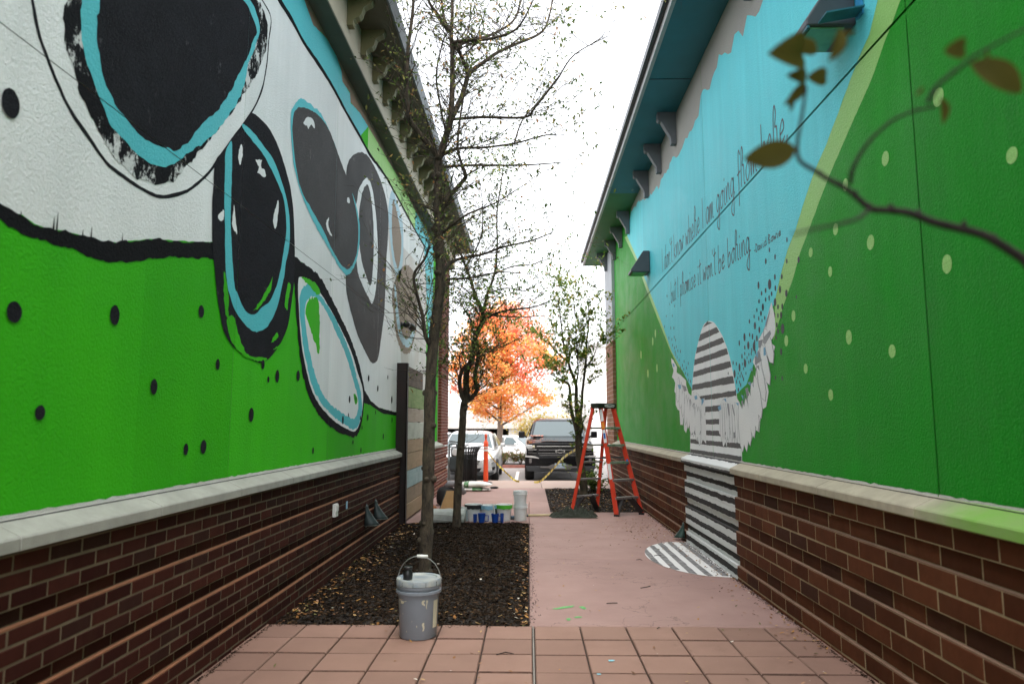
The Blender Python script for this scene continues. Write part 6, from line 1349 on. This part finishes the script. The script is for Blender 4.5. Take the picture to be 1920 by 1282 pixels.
def pickup(x,y,z,rz):
    o=thing('pickup_truck','black pickup truck with chrome grille bars facing the alley','pickup truck',(x,y,z),rz)
    b=MB(); b.loft([ring(.10,.90,.86,.46,1.02),ring(.14,.96,.94,.42,1.10),ring(.5,1.0,.97,.38,1.15),ring(1.45,1.01,.98,.36,1.21),ring(3.4,1.01,.99,.36,1.24),ring(3.45,1.01,.99,.36,1.24),ring(5.6,1.0,.98,.38,1.24),ring(5.72,.96,.94,.44,1.2)]); b.build('body','truck_black',o,angle=35)
    b=MB(); b.loft([ring(1.30,.86,.84,1.05,1.20,24,5),ring(1.95,.93,.74,1.05,1.70,24,6),ring(2.15,.94,.73,1.05,1.775,24,6),ring(2.6,.94,.73,1.05,1.80,24,6),ring(3.2,.94,.73,1.05,1.79,24,6),ring(3.45,.92,.72,1.05,1.72,24,6),ring(3.6,.90,.72,1.05,1.2,24,6)]); b.build('cab','truck_black',o,angle=40)
    panel(o,[(-.76,1.335,1.255),(.76,1.335,1.255),(.655,1.925,1.695),(-.655,1.925,1.695)],'car_glass','windshield')
    for s in (-1,1):
        P=[(s*.945,1.75,1.27),(s*.945,3.3,1.27),(s*.80,3.15,1.68),(s*.80,2.08,1.68)]
        panel(o,P if s<0 else list(reversed(P)),'car_glass','side_window')
    # hood bulge and front
    b=MB(); b.loft([ring(.12,.60,.52,1.02,1.135,20,5),ring(.5,.62,.54,1.02,1.185,20,5),ring(1.3,.66,.58,1.05,1.245,20,5)]); b.build('hood','truck_black',o,angle=40)
    MB().box(-.78,.78,.055,.12,.70,1.06).build('grille','grille_black',o,bevel=.015)
    for z0,w in ((.985,.66),(.885,.60),(.79,.62),(.735,.58)): MB().box(-w,w,.03,.06,z0,z0+.015).build('grille_bar','chrome' if z0>.9 else 'chrome_dull',o,bevel=.006)
    MB().box(-.80,.80,.045,.10,1.058,1.085).build('grille_top_bar','trim_grey',o,bevel=.006)
    for s in (-1,1):
        l_=MB().box(min(s*.68,s*.93),max(s*.68,s*.93),.06,.16,.925,1.035).build('headlight','lens',o,bevel=.015)
        MB().lathe([(0,-.012),(.034,-.012),(.04,.0)],16,(s*.74,.055,.98),'y').build('projector','lens_lit',l_,smooth=True)
        MB().box(min(s*.66,s*.90),max(s*.66,s*.90),.05,.07,.893,.908).build('lamp_bar','chrome',l_)
        MB().box(min(s*.66,s*.90),max(s*.66,s*.90),.05,.07,.80,.815).build('lamp_bar','chrome_dull',l_)
        MB().box(min(s*.66,s*.92),max(s*.66,s*.92),.055,.10,.82,.89).build('lower_lamp','grille_black',l_)
        MB().prism([(s*.98,.735),(s*.98,.70),(s*.72,.675),(s*.60,.655),(s*.60,.675),(s*.70,.715),(s*.80,.735)],.0,.06,'y').build('bumper_chrome','chrome',o)
        MB().prism([(s*.80,.66),(s*.87,.66),(s*.87,.56),(s*.845,.52),(s*.80,.55)],.0,.02,'y').build('fog_trim','chrome_dull',o)
    MB().prism([(-.98,.70),(.98,.70),(.99,.55),(.97,.36),(-.97,.36),(-.99,.55)],.025,.2,'y').build('bumper','truck_black',o,bevel=.02)
    MB().prism([(-.97,.45),(.97,.45),(.93,.30),(-.93,.30)],.01,.15,'y').build('valance','trim_grey',o,bevel=.02)
    MB().prism([(-.56,.44),(-.36,.44),(-.22,.50),(.22,.50),(.36,.44),(.56,.44),(.56,.405),(.33,.395),(.26,.36),(-.26,.36),(-.33,.395),(-.56,.405)],-.012,.012,'y').build('skid_plate','chrome_dull',o)
    pl_=MB().box(-.155,.155,-.03,-.014,.395,.525).build('number_plate','plate_blue',o,bevel=.004)
    text('LZX 703',.075,(0,-.0315,.455),(R(90),0,0),'plate_text',pl_,'plate_lettering')
    bow=[(-.13,.018),(-.13,-.03),(-.125,-.036),(-.045,-.036),(-.040,-.055),(.040,-.055),(.045,-.036),(.125,-.036),(.13,-.03),(.13,.018),(.125,.026),(.052,.026),(.045,.045),(-.045,.045),(-.052,.026),(-.125,.026)]
    e=MB().prism([(a+a*.0,zz+.86) for a,zz in bow],.012,.034,'y').build('emblem','chrome',o)
    e.data.transform(Matrix.Shear('XY',4,(0,0)) if False else Matrix.Identity(4))
    MB().prism([(a*.80,zz*.62+.859) for a,zz in bow],.008,.013,'y').build('emblem_inset','grille_black',o)
    for s in (-1,1):
        m_=MB().box(min(s*1.0,s*1.19),max(s*1.0,s*1.19),1.55,1.66,1.20,1.40).build('mirror','truck_black',o,bevel=.03); MB().bar((s*.93,1.62,1.22),(s*1.03,1.62,1.26),.05,.05).build('mirror_arm','truck_black',m_)
        for yy in (1.0,4.6): wheel(o,s*.86,yy,.40,.27,s)
        MB().bar((s*.3,1.36,1.262),(s*.05 if s>0 else -.62,1.42,1.30),.012,.02).build('wiper','black_plastic',o)
    MB().tube([(.62,2.2,1.80),(.62,2.22,1.86)],.012,6).build('antenna','black_plastic',o)
    for s in (-1,1): MB().box(s*.35-.22,s*.35+.22,2.5,2.62,1.1,1.62).build('seat','trim_grey',o,bevel=.06)
    return o
tk=pickup(.87,19.95,-.15,0)
lm=MB(); rnd=random.Random(12)
for _ in range(46): leaf_quad(lm,(tk.location.x+rnd.uniform(-.82,-.45),20+rnd.uniform(1.05,1.5),-.15+1.262+rnd.random()*.02),.035,.024,rnd.uniform(0,6.28),rnd.uniform(-.2,.3),.2)
tag(lm.build('fallen_leaves','leaf_maple_red'),'red leaves caught on the hood of the black pickup','leaves',kind='stuff')
def sedan(x,y,z,rz,label,paint,detail=True,suv=False,name='parked_car'):
    o=thing(name,label,'car',(x,y,z),rz,'cars standing in the car park'); k=1.18 if suv else 1.0
    b=MB(); b.loft([ring(.02,.58,.54,.30*k,.60*k),ring(.08,.74,.68,.24*k,.68*k),ring(.28,.85,.78,.20*k,.735*k),ring(.9,.89,.82,.18*k,.83*k),ring(1.35,.90,.85,.18*k,.90*k),ring(3.0,.90,.87,.18*k,.95*k),ring(4.0,.89,.85,.2*k,.97*k),ring(4.45,.82,.78,.26*k,.93*k),ring(4.52,.7,.66,.32*k,.85*k)]); b.build('body',paint,o,angle=38)
    rt=(1.42 if not suv else 1.72); st=((1.15,.78,.74,.80*k,.90*k),(1.85,.84,.62,.80*k,rt-.08),(2.2,.84,.60,.80*k,rt),(3.0,.84,.60,.80*k,rt-.01),(3.45 if not suv else 4.1,.83,.60,.80*k,rt-.08),(4.05 if not suv else 4.4,.80,.70,.80*k,.98*k))
    b=MB(); b.loft([ring(*s_,24,5) for s_ in st]); b.build('cabin',paint,o,angle=40)
    panel(o,[(-.70,1.20,.925*k),(.70,1.20,.925*k),(.565,1.80,rt-.10),(-.565,1.80,rt-.10)],'car_glass','windshield')
    for s in (-1,1):
        P=[(s*.86,1.5,.96*k),(s*.86,2.42,.96*k),(s*.66,2.42,rt-.09),(s*.68,1.95,rt-.11)]; panel(o,P if s<0 else list(reversed(P)),'car_glass','side_window')
        P=[(s*.86,2.5,.96*k),(s*.85,3.5,.98*k),(s*.67,3.2,rt-.10),(s*.66,2.5,rt-.09)]; panel(o,P if s<0 else list(reversed(P)),'car_glass','side_window')
        for yy in (.85,3.55): wheel(o,s*.79,yy,.315*k,.21,s)
        m_=MB().box(min(s*.92,s*1.06),max(s*.92,s*1.06),1.55,1.66,.93*k,1.05*k).build('mirror',paint,o,bevel=.03)
        MB().bar((s*.05 if s>0 else -.55,1.19,.935*k),(s*.6 if s>0 else -.0,1.30,1.0*k),.010,.02).build('wiper','black_plastic',o)
    panel(o,[(.55,3.50 if not suv else 4.12,rt-.10),(-.55,3.50 if not suv else 4.12,rt-.10),(-.68,4.0 if not suv else 4.38,1.0*k),(.68,4.0 if not suv else 4.38,1.0*k)],'car_glass','rear_window')
    if detail:
        g_=MB().prism([(-.42,.62),(.42,.62),(.36,.50),(-.36,.50)],-.005,.05,'y').build('grille','grille_black',o)
        for zz in (.525,.56,.595): MB().box(-.40,.40,-.012,.0,zz,zz+.012).build('grille_bar','chrome',g_)
        MB().prism([(-.46,.40),(.46,.40),(.40,.30),(-.40,.30)],.015,.06,'y').build('lower_grille','grille_black',o)
        for s in (-1,1):
            P=[(s*.44,.62),(s*.60,.645),(s*.83,.675),(s*.85,.60),(s*.70,.535),(s*.44,.525)]
            h_=MB(); n=len(P); yy=lambda a:.03+max(0,abs(a)-.5)*.50
            h_.add([(a,yy(a)-.02,zz) for a,zz in P]+[(a,yy(a)+.1,zz) for a,zz in P],[tuple(range(n)),tuple(range(2*n-1,n-1,-1))]+[(i,i+n,(i+1)%n+n,(i+1)%n) for i in range(n)]); h_.build('headlight','lens',o)
            P=[(s*.50,.42),(s*.84,.43),(s*.80,.34),(s*.60,.335)]
            q=MB(); n=4; q.add([(a,yy(a)-.025,zz) for a,zz in P]+[(a,yy(a)+.08,zz) for a,zz in P],[tuple(range(n)),tuple(range(2*n-1,n-1,-1))]+[(i,i+n,(i+1)%n+n,(i+1)%n) for i in range(n)]); f_=q.build('fog_recess','grille_black',o)
            MB().lathe([(0,-.012),(.035,-.012),(.042,.01)],16,(s*.70,yy(.70)-.02,.383),'y').build('fog_lamp','lens_lit',f_,smooth=True)
        MB().prism([(-.80,.29),(.80,.29),(.74,.22),(-.74,.22)],.0,.2,'y').build('splitter','trim_grey',o)
    return o
sedan(-1.78,19.75,-.15,0,'silver sedan facing the alley left of the black pickup','car_silver')
sedan(-2.3,32.4,-.36,R(96),'white saloon parked side-on behind the brick planter','car_white',False)
sedan(-2.6,40.5,-.66,R(88),'white estate car parked side-on in front of the parking garage','car_white',False,True)
sedan(1.2,36.5,-.52,R(60),'white car parked at an angle behind the pickup hood','car_white',False)
sedan(-5.2,38.0,-.6,R(15),'pale car at the left edge beyond the building corner','car_white',False,True)
sedan(-4.0,55.5,-.95,R(30),'dark and white vehicle inside the shaded parking garage','car_dark',False,True)
# brick planter
pt=thing('brick_planter','low brick planter kerb in the car park behind the sedan','planter',(-1.3,28.2,-.2))
MB().box(-3.5,2.6,-.75,-.6,-.2,.11).build('wall','planter_brick',pt,bevel=.01); MB().box(-3.5,2.6,-.6,.7,-.2,.09).build('soil','mulch_soil',pt)
# parking bay lines
pk=bpy.data.objects['ground']
for x in (-.38,2.1): MB().box(x-.05,x+.05,19.0,24.5,-.1459,-.1455).build('bay_line','line_white',pk)
# parking garage
gr=thing('parking_garage','long pale concrete parking garage with dark open ground level','building',(0,0,0))
Y=54; 
MB().box(-26,7.5,Y,Y+.4,1.33,2.05).build('parapet','garage_concrete',gr); MB().box(-26,7.5,Y-.15,Y+.3,1.18,1.328).build('ledge','garage_concrete',gr)
MB().box(-26,7.5,Y+.45,Y+14,1.25,1.6).build('deck','garage_concrete',gr); MB().box(-26,7.5,Y+13,Y+13.4,-1.2,1.2).build('back_wall','garage_dark',gr)
for x in (-26,-17,-8.6,-1.1,7.0): MB().box(x-.45,x+.45,Y+.05,Y+.6,-1.3,1.32).build('column','garage_concrete',gr)
for x in (-14,-5.6,1.2): MB().box(x-.3,x+.3,Y+6,Y+6.6,-1.2,1.24).build('column','garage_concrete',gr)
# pale buildings beyond
def block(name,label,x0,x1,y,d,z1,rows,cols):
    o=thing(name,label,'building',((x0+x1)/2,y,-1.4)); h=z1+1.4; w=(x1-x0)/2
    MB().box(-w,w,0,d,0,h).build('wall','pale_wall',o); MB().box(-w-.15,w+.15,-.15,d,h,h+.25).build('roof','pale_wall',o)
    for r in range(rows):
        for c in range(cols):
            wx0=-w+2*w*(c+.25)/cols; wx1=-w+2*w*(c+.75)/cols; z0=1.6+(h-2)*(r)/rows; zz=z0+(h-2)/rows*.55
            f=MB().box(wx0,wx1,-.04,.05,z0,zz).build('window','window_grey',o); MB().box(wx0-.1,wx1+.1,-.12,0,z0-.12,z0).build('sill','pale_wall',f)
block('white_building','tall white building beyond the right alley corner',4.6,16,52,12,7.2,1,2)
block('low_building','low pale building behind the pickup and ladder',2.4,4.55,58,8,3.0,1,2)
# two people walking in front of the garage
def person(label,x,y,z,shirt,hair,rz):
    o=thing('person',label,'person',(x,y,z),rz); me=bpy.data.meshes.new('body')
    V=[(0,0,.95),(0,0,1.18),(0,.0,1.40),(0,-.01,1.50),(0,-.015,1.60),(0,-.01,1.70),(.10,0,.90),(.11,-.04,.50),(.11,.06,.08),(.11,-.06,.03),(-.10,0,.90),(-.11,.05,.50),(-.11,.02,.08),(-.11,-.10,.03),(.19,0,1.40),(.25,.02,1.14),(.24,-.10,.92),(.24,-.13,.82),(-.19,0,1.40),(-.25,.02,1.14),(-.24,-.10,.92),(-.24,-.13,.82)]
    E=[(0,1),(1,2),(2,3),(3,4),(4,5),(0,6),(6,7),(7,8),(8,9),(0,10),(10,11),(11,12),(12,13),(2,14),(14,15),(15,16),(16,17),(2,18),(18,19),(19,20),(20,21)]
    me.from_pydata(V,E,[]); b=bpy.data.objects.new('body',me); link(b,o); me.materials.append(M[shirt]); me.materials.append(M['skin']); me.materials.append(M['jeans'])
    m=b.modifiers.new('skin','SKIN'); rad=[.15,.15,.13,.055,.10,.085,.09,.065,.045,.04,.09,.065,.045,.04,.06,.045,.035,.035,.06,.045,.035,.035]
    for i,r in enumerate(rad): me.skin_vertices[0].data[i].radius=(r,r*.8)
    me.skin_vertices[0].data[0].use_root=True
    s=b.modifiers.new('sub','SUBSURF'); s.levels=1; s.render_levels=2
    bpy.context.view_layer.update(); ev=bpy.data.meshes.new_from_object(b.evaluated_get(bpy.context.evaluated_depsgraph_get())); b.modifiers.clear(); b.data=ev
    for p in ev.polygons:
        c=p.center; p.use_smooth=True; p.material_index=1 if (c.z>1.47 or (abs(c.x)>.19 and c.z<1.15)) else (2 if c.z<.95 else 0)
    h=MB(); h.lathe([(0,.145),(.06,.13),(.10,.07),(.108,.0),(.10,-.05)],16,(0,.012,1.645)); h.build('hair',hair,o,smooth=True)
    return o
person('person in a pale blue shirt walking in front of the garage',-2.62,41.5,-.72,'shirt_pale','hair_light',.5)
person('person in a white top walking behind the orange delineator',-2.28,42.5,-.88,'shirt_white','hair_dark',.3)
